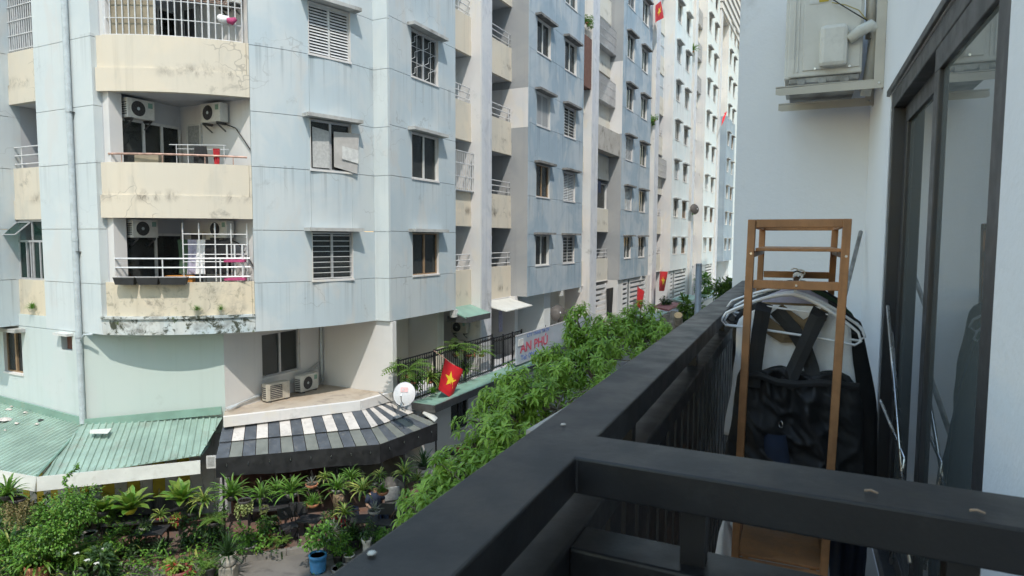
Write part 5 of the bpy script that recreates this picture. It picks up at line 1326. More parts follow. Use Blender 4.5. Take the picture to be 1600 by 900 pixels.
# hanging plants: (kind, seed, px, py, depth, scale, pot, pot colour, label)
HP = [
    ('nest', 1, 203, 797, 15.6, 1.0, 'basket', 'pot_yellow', "bird's nest fern in a yellow pot before the striped wall"),
    ('nest', 2, 284, 785, 15.7, 1.0, 'basket', 'pot_dark', "bird's nest fern hanging at the right end of the green roof"),
    ('varie', 3, 318, 785, 15.6, .9, 'basket', 'pot_dark', "yellowish spider plant hanging just right of the bird's nest ferns"),
    ('strap', 4, 362, 776, 15.9, 1.05, 'basket', 'pot_dark', 'large strap-leaved plant hanging under the left end of the black valance'),
    ('strap', 5, 408, 778, 16.1, .8, 'basket', 'pot_dark', 'thin strap-leaved plant hanging above the brown dangling stem'),
    ('strap', 6, 455, 772, 16.3, .95, 'basket', 'pot_grey', 'upright grassy strap plant hanging above the folding chair'),
    ('trail', 7, 382, 782, 15.5, 1.0, 'bowl', 'pot_dark', 'pale green ball of trailing leaves hanging in front of the valance'),
    ('air', 8, 487, 757, 16.6, .9, 'bowl', 'terracotta', 'small terracotta pot hanging right of the grassy strap plant'),
    ('grass', 9, 489, 787, 16.4, 1.0, 'bowl', 'terracotta', 'grassy plant in a tan hanging pot below the small terracotta pot'),
    ('strap', 10, 527, 766, 16.7, .82, 'basket', 'pot_grey', 'dark strap plant in a wire basket above the seated person in tan'),
    ('varie', 11, 567, 768, 16.6, 1.0, 'basket', 'pot_dark', 'drooping cream-edged spider plant between the two seated people'),
    ('varie', 12, 594, 745, 16.9, .62, 'basket', 'pot_dark', 'small variegated rosette hanging below the awning corner'),
    ('varie', 13, 632, 742, 17.0, .95, 'basket', 'pot_dark', 'large variegated rosette hanging at the right side of the awning'),
    ('grass', 14, 598, 768, 16.8, .9, 'bowl', 'terracotta', 'feathery plant in a bright terracotta hanging pot'),
    ('varie', 15, 634, 772, 17.2, .5, 'bowl', 'terracotta', 'terracotta hanging pot half hidden by the street tree'),
    ('spiky', 16, 662, 728, 17.6, 1.1, 'bowl', 'pot_dark', 'dark spiky grass plant beside the motorbikes'),
    ('varie', 17, 538, 803, 16.2, .75, 'bowl', 'pot_dark', 'hanging rosette with long pale leaves in front of the red stool'),
    ('air', 18, 585, 798, 16.4, 1.0, 'bowl', 'pot_grey', 'grey spiky air plant in front of the person in navy'),
    ('varie', 19, 250, 806, 15.4, .55, 'bowl', 'pot_red', "bunch of pale leaves in a dark red hanging pot between the two ferns"),
    ('red', 20, 272, 812, 15.6, .6, 'bowl', 'pot_red', 'small reddish plant in a hanging bowl below the right fern'),
    ('moss', 21, 28, 780, 14.9, 1.0, 'bowl', 'pot_dark', 'dry yellowish trailing moss plant hanging at the far left'),
    ('strap', 22, 12, 775, 14.9, .9, 'basket', 'pot_dark', 'strap-leaved plant hanging at the left picture edge'),
    ('dbush', 23, 225, 822, 15.8, .5, 'bowl', 'pot_grey', 'small dark leafy plant in a shallow hanging bowl over the benches'),
    ('trail', 24, 412, 790, 15.9, .5, 'bowl', 'pot_dark', 'thin trailing vine below the thin strap-leaved plant'),
    ('strap', 26, 432, 768, 16.5, .7, 'basket', 'pot_dark', 'slim strap plant hanging deeper between the grassy ones'),
    ('varie', 27, 508, 748, 17.0, .6, 'basket', 'pot_dark', 'small rosette hanging high behind the terracotta pot'),
    ('strap', 28, 548, 750, 17.2, .75, 'basket', 'pot_dark', 'strap plant hanging deeper behind the cream-edged spider plant'),
    ('varie', 29, 652, 752, 17.4, .8, 'basket', 'pot_dark', 'variegated rosette between the awning corner and the street tree'),
    ('fern', 30, 335, 815, 15.6, .8, 'bowl', 'pot_dark', 'dark fern hanging low in front of the awning post'),
    ('nest', 86, 160, 800, 15.4, .8, 'basket', 'pot_dark', "bird's nest fern half hidden behind the climbing shrub"),
    ('spiky', 87, 300, 800, 15.9, .8, 'bowl', 'pot_dark', "spiky hanging plant below the right bird's nest fern"),
    ('strap', 25, 700, 640, 0, 0, None, None, '')]
for k, sd_, px, py, D_, s_, pot, pm_, lab in HP[:-1]:
    p = at(px, py, D_) - Vector((0, 0, .1)); plant(k, sd_, p, s_, pot, pm_, lab, .10, max(.3, 1.75 - p.z), 1.0 if s_ > .7 else .75, 'hanging_plant')
GP = [
    ('spiky', 31, 357, 884, 1.15, 'urn', 'pot_white', 'dark spiky plant in a white ridged pot on a stone block', .26, .32, 1.0),
    ('bush', 32, 389, 872, .95, 'cone', 'pot_grey', 'light green bushy plant in a dark grey tub by the stone block', .5, 0, 1.3),
    ('bush', 33, 497, 893, 1.0, 'drum', 'pot_blue', 'bright bushy plant above a tall blue pot with red rim', .80, 0, 1.0),
    ('bush', 34, 528, 880, .75, 'cone', 'pot_dark', 'low spreading green plant right of the blue pot', .40, 0, .8),
    ('zz', 35, 573, 872, .95, 'tall', 'pot_white', 'upright dark glossy plant in a tall white vase', .72, 0, 1.1),
    ('grass', 36, 546, 880, .7, 'cone', 'pot_white', 'small grassy plant in a little white pot', .22, 0, .8),
    ('dbush', 37, 531, 892, .25, 'tray', 'pot_grey', 'shallow grey bonsai tray on the street edge', .13, 0, 1.0),
    ('red', 38, 281, 925, 1.15, 'drum', 'pot_red', 'reddish leafy plant in a big ridged dark red pot', .58, 0, 1.25),
    ('fern', 39, 325, 905, .85, 'cone', 'pot_grey', 'fern in a grey pot left of the white ridged pot', .34, 0, 1.1),
    ('dbush', 40, 155, 925, 1.35, 'urn', 'pot_dark', 'dark bush with white flowers left of the red pot', .55, 0, 1.0),
    ('strap', 42, 60, 915, 1.25, 'drum', 'terracotta', 'big strap-leaved clump in a terracotta pot at lower left', .5, 0, 1.2),
    ('fern', 43, 126, 905, 1.1, 'urn', 'pot_grey', 'fern with hanging fronds under the big climber', .55, 0, 1.0),
    ('bush', 44, 141, 850, 1.0, 'urn', 'pot_grey', 'rounded bright bush before the left part of the striped wall', .9, .35, 1.0),
    ('strap', 45, 15, 900, 1.3, 'urn', 'pot_grey', 'strap-leaved clump at the lower left picture corner', .5, 0, 1.2),
    ('bush', 46, 300, 930, .6, 'cone', 'pot_white', 'small plant in a pale pot at the bottom edge right of the red pot', .3, 0, 1.0),
    ('bush', 47, 412, 852, .6, 'cone', 'terracotta', 'small bright plant behind the dark grey tub', .5, 0, 1.2),
    ('spiky', 48, 620, 800, 1.0, 'urn', 'pot_dark', 'dark spiky plant behind the far folding chair', .3, 0, 1.0),
    ('dbush', 54, 30, 870, 1.5, 'urn', 'pot_dark', 'dark leafy bush behind the lower left strap-leaved clumps', .6, 0, 1.1),
    ('bush', 55, 170, 885, .8, 'cone', 'terracotta', 'small bright bush beside the dark bush with white flowers', .4, 0, 1.0),
    ('strap', 56, 100, 905, 1.0, 'urn', 'pot_grey', 'strap-leaved plant under the climber between fern and terracotta pot', .4, 0, 1.0),
    ('big', 57, 15, 850, .55, 'urn', 'pot_dark', 'leafy shrub at the far left below the moss plant', 1.1, 0, 1.0),
    ('dbush', 58, 215, 880, .8, 'cone', 'pot_dark', 'dark bush in front of the dark table by the striped wall', .35, 0, .9),
    ('fern', 59, 180, 845, 1.1, 'urn', 'pot_dark', 'dark fern in front of the left bench', .7, .0, 1.1),
    ('dbush', 60, 305, 862, 1.0, 'urn', 'pot_dark', 'dark bush behind the fern near the awning post', .6, 0, 1.0),
    ('spiky', 77, 255, 880, .8, 'cone', 'pot_grey', 'small spiky plant left of the big red pot', .3, 0, .9),
    ('zz', 78, 345, 850, 1.1, 'urn', 'pot_dark', 'dark upright plant behind the white ridged pot', .6, 0, 1.0),
    ('dbush', 79, 425, 838, .7, 'cone', 'pot_dark', 'low dark plant beside the nearest folding chair', .35, 0, .9),
    ('air', 80, 520, 852, 1.4, 'bowl', 'pot_grey', 'grey wiry plant behind the blue pot', .3, .3, 1.0),
    ('zz', 88, 515, 862, 1.2, 'urn', 'pot_dark', 'dark upright plant between the blue pot and the tall white vase', .6, 0, 1.0),
    ('spiky', 89, 552, 858, .9, 'urn', 'pot_dark', 'spiky plant behind the little white pot', .35, 0, 1.0),
    ('bush', 90, 598, 862, .8, 'cone', 'pot_grey', 'small bright bush right of the tall white vase', .4, 0, 1.0),
    ('fern', 91, 440, 862, .7, 'cone', 'pot_dark', 'low fern on the street edge before the folding chair', .25, 0, .8),
    ('dbush', 49, 330, 860, .9, 'urn', 'pot_dark', 'dark plant with bare stems behind the fern', .6, .2, .9)]
for k, sd_, px, py, s_, pot, pm_, lab, lift, dz, ps in GP:
    p = hz(px, py, ZG + dz); plant(k, sd_, p, s_, pot, pm_, lab, lift, None, ps)
p = hz(357, 884, ZG + .32); tag(MB().box(-.17, .17, -.17, .17, -.318, 0).build('stone_block', MT['stone'], None, bevel=.015, loc=tuple(p), rz=.5), 'mossy stone block under the white ridged pot', 'block')
for px, py, dz, lab in ((141, 850, .35, 'small wooden stool under the rounded bright bush'), (330, 860, .2, 'low wooden stool under the dark plant with bare stems')):
    p = hz(px, py, ZG + dz); st_ = empty('stool', (p.x, p.y, ZG), 0, lab, 'stool')
    MB().box(-.18, .18, -.18, .18, dz - .04, dz).build('seat', MT['wood_dark'], st_)
    for sx in (-1, 1):
        for sy in (-1, 1): MB().box(sx * .14 - .02, sx * .14 + .02, sy * .14 - .02, sy * .14 + .02, .15 if False else .0, dz - .04).build('leg', MT['wood_dark'], st_)
# white flowers of the dark bush
bo = [o for o in bpy.data.objects if o.get('label', '').startswith('dark bush with white')][0]
for i in range(5):
    r_ = random.Random(i); mb = MB()
    for k in range(5): one_leaf(mb, Vector((0, 0, 0)), Vector((math.cos(k * 1.257), math.sin(k * 1.257), .3)), .07, .05, Vector((0, 0, 1)))
    mb.build('flower', MT['flower_white'], bo, loc=(r_.uniform(-.4, .4), r_.uniform(-.4, .4), .8 + r_.uniform(-.1, .25)))
# big climber that reaches over the roof edge
cl = empty('climbing_shrub', tuple(hz(90, 880, ZG)), 0, 'big bright climbing shrub whose tip reaches over the roof edge', 'shrub')
base = hz(90, 880, ZG)
c1 = at(85, 825, 14.9) - base; c2 = at(120, 790, 15.0) - base; c3 = at(60, 850, 14.8) - base
for c, sd_, s_ in ((c1, 51, .62), (c2, 52, .5), (c3, 53, .55)):
    f = obj('foliage', foliage('big', sd_), cl, tuple(c)); f.scale = (s_, s_, s_)
vn = MB(); tip = [at(x, y, d) - base for x, y, d in ((110, 790, 15), (106, 765, 15), (100, 748, 14.95), (108, 742, 14.95), (117, 735, 14.9), (122, 724, 14.9))]
vn.tube(tip, .008, 5); r_ = random.Random(5)
for i in range(110):
    t = r_.random() * 4.99; a = tip[int(t)].lerp(tip[int(t) + 1], t % 1); one_leaf(vn, a, Vector((r_.gauss(0, 1), r_.gauss(0, 1), r_.gauss(0, .6))), .09, .05, Vector((0, 0, 1)))
vn.build('vine_tip', MT['leaf_bright'], cl)
st_ = MB().tube([(0, 0, .0), (.1, .05, .4), (.05, .1, .9), tuple(c1)], [.03, .025, .02, .01], 6); st_.build('stem', MT['bark'], cl)

# tangled low growth between the pots, too fine to count
ug = MB(); r_ = random.Random(77)
for (xa, ya, xb, yb, n_, hmax, dD) in ((-10, 905, 215, 880, 900, 1.05, .9), (-10, 850, 190, 835, 700, 1.5, .5), (150, 900, 330, 905, 260, .55, .5), (300, 880, 425, 862, 260, .6, .5), (500, 870, 600, 850, 200, .5, .4), (-10, 915, 130, 905, 400, .8, .4)):
    for i in range(n_):
        t = r_.random(); b_ = hz(xa + (xb - xa) * t, ya + (yb - ya) * t, ZG) + Vector((r_.gauss(0, .25), r_.gauss(0, .25), 0))
        h_ = hmax * (.25 + .75 * r_.random()) * (.55 + .45 * math.sin(t * 23 + ya) * math.sin(t * 7 + 1))
        c_ = Vector((b_.x, b_.y, ZT + max(.05, h_))); m_ = 0 if math.sin(t * 31 + ya) > -.2 else 1
        if r_.random() < .22: leaf_strip(ug, (c_.x, c_.y, c_.z - .2), r_.uniform(0, 6.28), R(r_.uniform(20, 80)), r_.uniform(.3, .55), .028, .3, 4, 2 if r_.random() < .3 else m_)
        else:
            for k in range(3): one_leaf(ug, c_ + Vector((r_.gauss(0, .06), r_.gauss(0, .06), r_.gauss(0, .06))), Vector((r_.gauss(0, 1), r_.gauss(0, 1), r_.gauss(0, .5))), r_.uniform(.06, .13), r_.uniform(.035, .06), Vector((0, 0, 1)), m_)
tag(ug.build('undergrowth', [MT['leaf_bright'], MT['leaf_dark'], MT['leaf_varie']]), 'tangled mixed foliage filling the gaps between the café pots', 'foliage', kind='stuff')

# ---------------------------------------------------------------- café furniture
def folding_chair(loc, rz, label):
    c = empty('folding_chair', tuple(loc), rz, label, 'chair')
    for sx in (-1, 1):
        MB().tube([(sx * .21, -.24, 0), (sx * .21, .16, .47), (sx * .21, .27, .86)], .013, 6).build('leg', MT['iron'], c)
        MB().tube([(sx * .19, .26, 0), (sx * .19, -.20, .46)], .013, 6).build('leg', MT['iron'], c)
        MB().tube([(sx * .23, -.18, .66), (sx * .23, .22, .68)], .014, 6).build('armrest', MT['wood_dark'], c)
    MB().box(-.2, .2, -.2, .18, .44, .465).build('seat', MT['rubber'], c); MB().box(-.21, .21, .22, .245, .56, .86).build('backrest', MT['rubber'], c)
    return c
folding_chair(hz(452, 848, ZT), R(60), 'black folding chair nearest the street on the red terrace')
folding_chair(hz(468, 828, ZT), R(215), 'black folding chair facing the nearest one under the awning')
folding_chair(hz(600, 842, ZT), R(20), 'black folding chair by the street tree at the right of the café')
folding_chair(hz(548, 832, ZT), R(150), 'black folding chair behind the potted plants in the middle')
def low_table(loc, rz, label, w=.6, d=.5, h=.5):
    t = empty('table', tuple(loc), rz, label, 'table'); MB().box(-w / 2, w / 2, -d / 2, d / 2, h - .04, h).build('table_top', MT['rubber'], t, bevel=.005)
    for sx in (-1, 1):
        for sy in (-1, 1): MB().box(sx * (w / 2 - .05) - .02, sx * (w / 2 - .05) + .02, sy * (d / 2 - .05) - .02, sy * (d / 2 - .05) + .02, 0, h - .04).build('leg', MT['iron'], t)
low_table(hz(485, 838, ZT), .3, 'dark low table between the two folding chairs')
low_table(hz(235, 858, ZT), .6, 'dark table in front of the right bench', .8, .55)
low_table(hz(570, 838, ZT), .6, 'dark table beside the person in navy', .7, .5)
def bench(loc, rz, label):
    b = empty('bench', tuple(loc), rz, label, 'bench'); MB().box(-.55, .55, -.24, .24, .38, .46).build('seat', MT['rubber'], b, bevel=.02)
    MB().box(-.55, .55, .2, .28, .46, .88).build('backrest', MT['rubber'], b, bevel=.02)
    for sx in (-1, 1):
        for sy in (-1, 1): MB().box(sx * .48 - .025, sx * .48 + .025, sy * .2 - .025, sy * .2 + .025, 0, .38).build('leg', MT['iron'], b)
bench(hz(200, 838, ZT), R(40), 'dark bench left under the striped wall'); bench(hz(255, 832, ZT), R(36), 'dark bench right under the striped wall')
bench(hz(420, 815, ZT), R(36), 'dark bench deep under the awning behind the chairs')
# rounded dark lounge chair
lc = empty('lounge_chair', tuple(hz(612, 812, ZT)), R(50), 'rounded dark lounge chair with grey cushion near the street tree', 'chair')
mb = MB(); rows = []
for z, sc_ in ((.0, .8), (.35, 1.), (.7, 1.), (1.0, .8), (1.12, .45)): rows.append([(.42 * sc_ * math.cos(a), .42 * math.sin(a) * .8, z) for a in [math.pi * k / 12 for k in range(13)]])
mb.grid(rows).build('shell', MT['pot_grey'], lc, smooth=True); MB().box(-.34, .34, -.25, .25, .32, .42).build('seat', MT['pot_grey'], lc, bevel=.03); MB().box(-.3, .3, .2, .27, .45, .85).build('cushion', MT['curtain_grey'], lc, bevel=.03)

# ---------------------------------------------------------------- two seated people deep in the café
def person(loc, rz, shirt, label):
    me = bpy.data.meshes.new('body'); J_ = {'pelvis': (0, 0, .46), 'belly': (0, .0, .62), 'chest': (0, -.01, .82), 'neck': (0, -.01, .98), 'head': (0, -.03, 1.10), 'top': (0, -.02, 1.2),
        'sl': (.17, 0, .92), 'el': (.24, -.03, .66), 'wl': (.16, -.26, .58), 'hl': (.12, -.34, .58), 'sr': (-.17, 0, .92), 'er': (-.24, -.03, .66), 'wr': (-.16, -.26, .58), 'hr': (-.12, -.34, .58),
        'tl': (.1, -.08, .46), 'kl': (.13, -.45, .47), 'al': (.13, -.46, .08), 'fl': (.13, -.6, .04), 'tr': (-.1, -.08, .46), 'kr': (-.13, -.45, .47), 'ar': (-.13, -.46, .08), 'fr': (-.13, -.6, .04)}
    ks = list(J_); E_ = [('pelvis', 'belly'), ('belly', 'chest'), ('chest', 'neck'), ('neck', 'head'), ('head', 'top'), ('chest', 'sl'), ('sl', 'el'), ('el', 'wl'), ('wl', 'hl'), ('chest', 'sr'), ('sr', 'er'), ('er', 'wr'), ('wr', 'hr'), ('pelvis', 'tl'), ('tl', 'kl'), ('kl', 'al'), ('al', 'fl'), ('pelvis', 'tr'), ('tr', 'kr'), ('kr', 'ar'), ('ar', 'fr')]
    RD = dict(pelvis=.145, belly=.13, chest=.15, neck=.052, head=.095, top=.07, sl=.06, el=.043, wl=.03, hl=.035, sr=.06, er=.043, wr=.03, hr=.035, tl=.085, kl=.06, al=.04, fl=.035, tr=.085, kr=.06, ar=.04, fr=.035)
    me.from_pydata([J_[k] for k in ks], [(ks.index(a), ks.index(b)) for a, b in E_], []); me.materials.append(MT['skin'])
    o = bpy.data.objects.new('person', me); col.objects.link(o); o.location = loc; o.rotation_euler = (0, 0, rz)
    sk = o.modifiers.new('skin', 'SKIN'); 
    sl_ = me.skin_vertices[0] if me.skin_vertices else None
    if not me.skin_vertices: 
        bpy.context.view_layer.objects.active = o
    for i, k in enumerate(ks): me.skin_vertices[0].data[i].radius = (RD[k], RD[k] * (.8 if k in ('chest', 'pelvis', 'belly') else 1))
    me.skin_vertices[0].data[0].use_root = True
    ss = o.modifiers.new('sub', 'SUBSURF'); ss.levels = 2; ss.render_levels = 2
    tag(o, label, 'person')
    sh = MB(); rows = []
    for z, a, b in ((.44, .17, .15), (.6, .165, .14), (.75, .19, .15), (.88, .2, .14), (.955, .13, .10), (.985, .07, .07)): rows.append([(a * math.cos(t), b * math.sin(t) - .005, z) for t in [6.283 * k / 20 for k in range(20)]])
    sh.grid(rows, closed=True)
    for s in (-1, 1): sh.tube([(s * .15, 0, .91), (s * .2, -.01, .82), (s * .235, -.02, .72)], [.075, .072, .066], 10)
    sh.build('shirt', MT[shirt], o, smooth=True)
    tr_ = MB()
    for s in (-1, 1): tr_.tube([(s * .09, -.02, .46), (s * .12, -.3, .49), (s * .13, -.46, .47), (s * .13, -.47, .3), (s * .13, -.46, .1)], [.12, .095, .078, .065, .06], 10)
    tr_.build('trousers', MT['cloth_navy'], o, smooth=True)
    hr_ = MB(); rows = []
    for z, r_, y_ in ((1.06, .09, .035), (1.12, .112, .015), (1.18, .108, 0), (1.225, .075, -.01), (1.245, .02, -.01)): rows.append([(r_ * math.cos(t), y_ + r_ * math.sin(t) * .95 - .02, z) for t in [6.283 * k / 16 for k in range(16)]])
    hr_.grid(rows, closed=True).build('hair', MT['hair'], o, smooth=True)
    return o
pl1 = hz(530, 826, ZT); pl2 = hz(586, 822, ZT)
person(pl1, R(160), 'cloth_tan', 'person in a tan top sitting on a red stool behind hanging plants')
person(pl2, R(60), 'cloth_navy', 'person in a dark navy shirt sitting beside the lounge chair')
for p, m, lab in ((pl1, 'cloth_red', 'red stool under the person in tan'), (pl2, 'cloth_blue', 'blue stool under the person in navy')):
    s_ = empty('stool', tuple(p), .4, lab, 'stool'); MB().lathe([(.17, .36), (.18, .38), (.17, .40)], 14).build('seat', MT[m], s_)
    for k in range(4): a = k * 1.571 + .7; MB().tube([(.15 * math.cos(a), .15 * math.sin(a), .36), (.19 * math.cos(a), .19 * math.sin(a), 0)], .018, 6).build('leg', MT[m], s_)

# ================================================================== AIR CONDITIONER UNITS (local: fan face towards -y)
def ac_unit(loc, rz, label, mat='ac_white', s=1., square=False, shelf=False):
    u = empty('outdoor_unit', tuple(loc), rz, label, 'air conditioner'); u.scale = (s,) * 3
    MB().box(-.39, .39, 0, .27, .04, .56).build('casing', MT[mat], u, bevel=.012)
    if square:
        MB().box(-.27, .13, -.012, 0, .10, .50).build('fan_grille', MT['ac_dark'], u)
        for i in range(7): MB().box(-.27, .13, -.02, -.012, .13 + i * .055, .142 + i * .055).build('grille_bar', MT[mat], u)
    else:
        fg = MB(); fg.tube([(-.09 + .215 * math.cos(a), -.012, .30 + .215 * math.sin(a)) for a in [k * math.pi / 14 for k in range(28)]], .012, 6, closed=True); fg.build('fan_ring', MT[mat], u)
        d = MB(); b = len(d.v); n = 28; d.v = [(-.09 + .212 * math.cos(k * 6.2832 / n), -.004, .30 + .212 * math.sin(k * 6.2832 / n)) for k in range(n)]; d.f = [tuple(range(n))]; d.m = [0]; d.build('fan_disc', MT['ac_dark'], u)
        g_ = MB()
        for r_ in (.07, .11, .15, .185): g_.tube([(-.09 + r_ * math.cos(a), -.015, .30 + r_ * math.sin(a)) for a in [k * math.pi / 10 for k in range(20)]], .004, 4, closed=True)
        for k in range(8): a = k * math.pi / 4; g_.tube([(-.09 + .03 * math.cos(a), -.015, .30 + .03 * math.sin(a)), (-.09 + .21 * math.cos(a), -.015, .30 + .21 * math.sin(a))], .004, 4)
        g_.build('fan_guard', MT['bar_dark'], u)
        h = MB(); h.v = [(-.09 + .045 * math.cos(k * .5236), -.02, .30 + .045 * math.sin(k * .5236)) for k in range(12)]; h.f = [tuple(range(12))]; h.m = [0]; h.build('hub', MT['pipe_grey'], u)
    MB().box(.20, .33, -.006, 0, .36, .50).build('label_plate', MT['canopy_green' if not square else mat], u)
    lv = MB()
    for i in range(6): lv.box(-.396, -.39, .04, .24, .12 + i * .06, .15 + i * .06)
    lv.build('side_louvre', MT['ac_dark'], u)
    for sx in (-.27, .27): MB().box(sx - .03, sx + .03, -.02, .29, 0, .04).build('foot', MT['bar_dark'], u)
    if shelf:
        for sx in (-.27, .27): MB().beam((sx, .28, -.2), (sx, -.02, -.005), .03, .03).box(sx - .015, sx + .015, -.03, .28, -.03, -.001).build('shelf_bracket', MT['bar_dark'], u)
    return u
ac_unit(hx(475, 616, -15.05) if False else (-15.0, 15.72, LZ - .06), RZ, 'white outdoor unit with round fan on the ledge by the corner', 'ac_white')
ac_unit((-14.95, 14.35, LZ - .06), R(78), 'older beige outdoor unit with square fan grille on the ledge', 'ac_beige', 1., True)
ac_unit((-17.08, 11.75, 10.78), RZ, 'outdoor unit on the left wall of the middle tower balcony', 'ac_white', 1., False, True)
ac_unit((-15.75, 12.86, 10.78), 0, 'outdoor unit on the right wall of the middle tower balcony', 'ac_white', 1., False, True)
ac_unit((-17.08, 11.75, 7.56), RZ, 'outdoor unit on the left wall of the lowest tower balcony', 'ac_white', .95, False, True)
ac_unit((-15.6, 12.86, 7.56), 0, 'outdoor unit on the right wall of the lowest tower balcony', 'ac_white', .95, False, True)
ac_unit((-15.05, 12.86, 13.85), R(-12), 'outdoor unit behind the grille of the top tower balcony', 'ac_white', 1., False, True)
ac_unit((-13.3, 22.14, 3.0), 0, 'outdoor unit on the wall under the small green awning', 'ac_beige', 1.05, False, True)
ac_unit((-13.3, 22.14, 3.85), 0, 'second outdoor unit stacked above the one under the green awning', 'ac_beige', .9, False, True)
# flexible hose of the top balcony, hung cables of the two balconies
tag(MB().tube([(-14.95, 12.6, 13.45), (-14.85, 12.6, 13.40), (-14.7, 12.65, 13.38)], .10, 12).build('laundry_roll', MT['cloth_white'], None, smooth=True), 'white roll stuffed behind the grille of the top tower balcony', 'bundle')
tag(MB().tube([(-14.72, 12.63, 13.36), (-14.62, 12.7, 13.34), (-14.55, 12.78, 13.42)], [.07, .1, .05], 8).build('pink_bundle', MT['cloth_pink'], None, smooth=True), 'magenta cloth bundle behind the grille of the top tower balcony', 'cloth')
for k, (z, lab) in enumerate(((10.7, 'dark cable drooping from the right unit of the middle tower balcony'), (7.5, 'dark cable drooping from the right unit of the lowest tower balcony'))):
    tag(MB().tube([(-15.5, 13.1, z + .1), (-15.1, 13.15, z - .05), (-14.75, 13.16, z - .45), (-14.5, 13.16, z - .75)], .016, 5).build('cable', MT['rubber'], None, smooth=True), lab, 'cable')

# ---------------------------------------------------------------- laundry and things on balconies
def cloth(loc, rz, w, h, mat, label, seed=0, group=None, name='hung_cloth'):
    mb = MB(); rows = []
    for i in range(9):
        t = i / 8; rows.append([(w * (u / 8 - .5) * (1 - .12 * math.sin(3 * t + seed)), .03 * math.sin(u * 1.9 + seed + 2 * t) * (.4 + t), -h * t) for u in range(9)])
    n = len(rows); mb.grid(rows); mb.grid([[(x, y + .012, z) for x, y, z in r] for r in rows][::-1])
    return tag(mb.build(name, MT[mat], None, smooth=True, loc=tuple(loc), rz=rz), label, 'laundry', group)
for i, (dx, m) in enumerate(((-16.2, 'cloth_green'), (-15.95, 'cloth_lilac'), (-15.7, 'cloth_white'), (-15.45, 'cloth_black'), (-15.2, 'cloth_black'))):
    cloth((dx, 12.3 + .1 * i, 7.55), R(35), .42, .95, m, ['dark green cloth hung leftmost in the cage of the lowest tower balcony', 'lilac cloth hung second from left in the lowest balcony cage', 'white cloth hung in the middle of the lowest balcony cage', 'black cloth hung fourth in the lowest balcony cage', 'black cloth hung rightmost in the lowest balcony cage'][i], i, 'washing on the lowest tower balcony')
tb_ = empty('towel_stand', (-14.8, 12.75, 5.66), R(35), 'white slatted shelf unit with pink trays on the lowest tower balcony', 'shelf')
for sx in (-.2, 0, .2): MB().box(sx - .02, sx + .02, -.02, .02, 0, 1.75).build('slat', MT['bar_white'], tb_)
for z in (.78, 1.28): MB().box(-.27, .27, -.1, .12, z, z + .07).build('tray', MT['cloth_pink'], tb_)
cloth((-15.35, 12.2, 10.05), R(30), .32, .6, 'cloth_black', 'black garment drying on the middle tower balcony', 3)
cloth((-15.05, 12.45, 10.0), R(30), .15, .5, 'cloth_red', 'narrow red garment drying on the middle tower balcony', 5)
ds = empty('drying_rack', (-15.6, 12.3, 8.30), R(30), 'thin white drying rack on the middle tower balcony', 'drying rack')
for sx in (-.55, -.25, .7): MB().tube([(sx, 0, 0), (sx, 0, 1.82)], .012, 6).build('post', MT['bar_white'], ds)
for z, y in ((1.80, 0), (1.72, .2), (1.78, -.2)): MB().tube([(-.65, y, z), (.75, y, z)], .01, 6).build('bar', MT['bar_white'], ds)
bx = tag(MB().box(-.3, .3, -.2, .2, 0, .32).build('cardboard_box', MT['board_tan'], None, bevel=.01, loc=(-16.6, 11.6, 9.5), rz=.6), 'cardboard box behind the rusty rail of the middle balcony', 'box')
tag(MB().box(-.35, .35, -.18, .18, 0, .26).build('orange_crate', MT['orange_box'], None, bevel=.01, loc=(-16.2, 12.1, 6.30), rz=.7), 'orange box behind the rail of the lowest tower balcony', 'box')
# black planter troughs hung on the lowest balcony rail
for i, t in enumerate((-63.5, -58.6, -53.4)):
    x, y = arc(t, .10); o = empty('planter_trough', (x, y, 6.36), R(t + 90), ['left', 'middle', 'right'][i] + ' one of three black planter troughs hung outside the lowest tower balcony', 'planter')
    tm = MB(); w0, w1, d0, d1, hh = .28 + .06 * (i == 2), .24 + .06 * (i == 2), .11, .08, .19
    A_ = [(-w1, -d1, 0), (w1, -d1, 0), (w1, d1, 0), (-w1, d1, 0), (-w0, -d0, hh), (w0, -d0, hh), (w0, d0, hh), (-w0, d0, hh)]
    tm.add(A_, [(3, 2, 1, 0), (0, 1, 5, 4), (1, 2, 6, 5), (2, 3, 7, 6), (3, 0, 4, 7)]); tm.build('trough', MT['rubber'], o)
    MB().tube([(-w0, -d0, hh), (w0, -d0, hh), (w0, d0, hh), (-w0, d0, hh)], .012, 4, closed=True).build('rim', MT['pot_grey'], o)
    MB().box(-w0 + .02, w0 - .02, -d0 + .02, d0 - .02, hh - .05, hh - .04).build('soil', MT['soil'], o)
# washing on the recess balconies of the street facade
for i in range(6): cloth((-13.9, 24.0 + .38 * i, 7.75), R(90), .36, .85, ['cloth_blue', 'cloth_navy', 'cloth_blue', 'cloth_lilac', 'cloth_navy', 'cloth_white'][i], ['first blue', 'second navy', 'third blue', 'fourth lilac', 'fifth navy', 'sixth white'][i] + ' garment from the left on the recess balcony washing line', i, 'blue washing on the recess balcony')
cloth((-12.9, 25.0, 4.5), R(90), .3, .9, 'cloth_lilac', 'pale shirt hanging in the doorway above the black railing', 2)
for i in range(3): cloth((-13.2, 37.2 + .8 * i, 11.2), R(90), .5, .7, ['cloth_blue', 'cloth_lilac', 'cloth_navy'][i], ['blue', 'lilac', 'navy'][i] + ' garment drying on the balcony of the second recess', i, 'washing in the second recess')
cloth((-12.55, 39.2, 4.6), R(90), 1.3, 1.7, 'cloth_black', 'large black cloth hanging beside the first white slatted screen', 4)
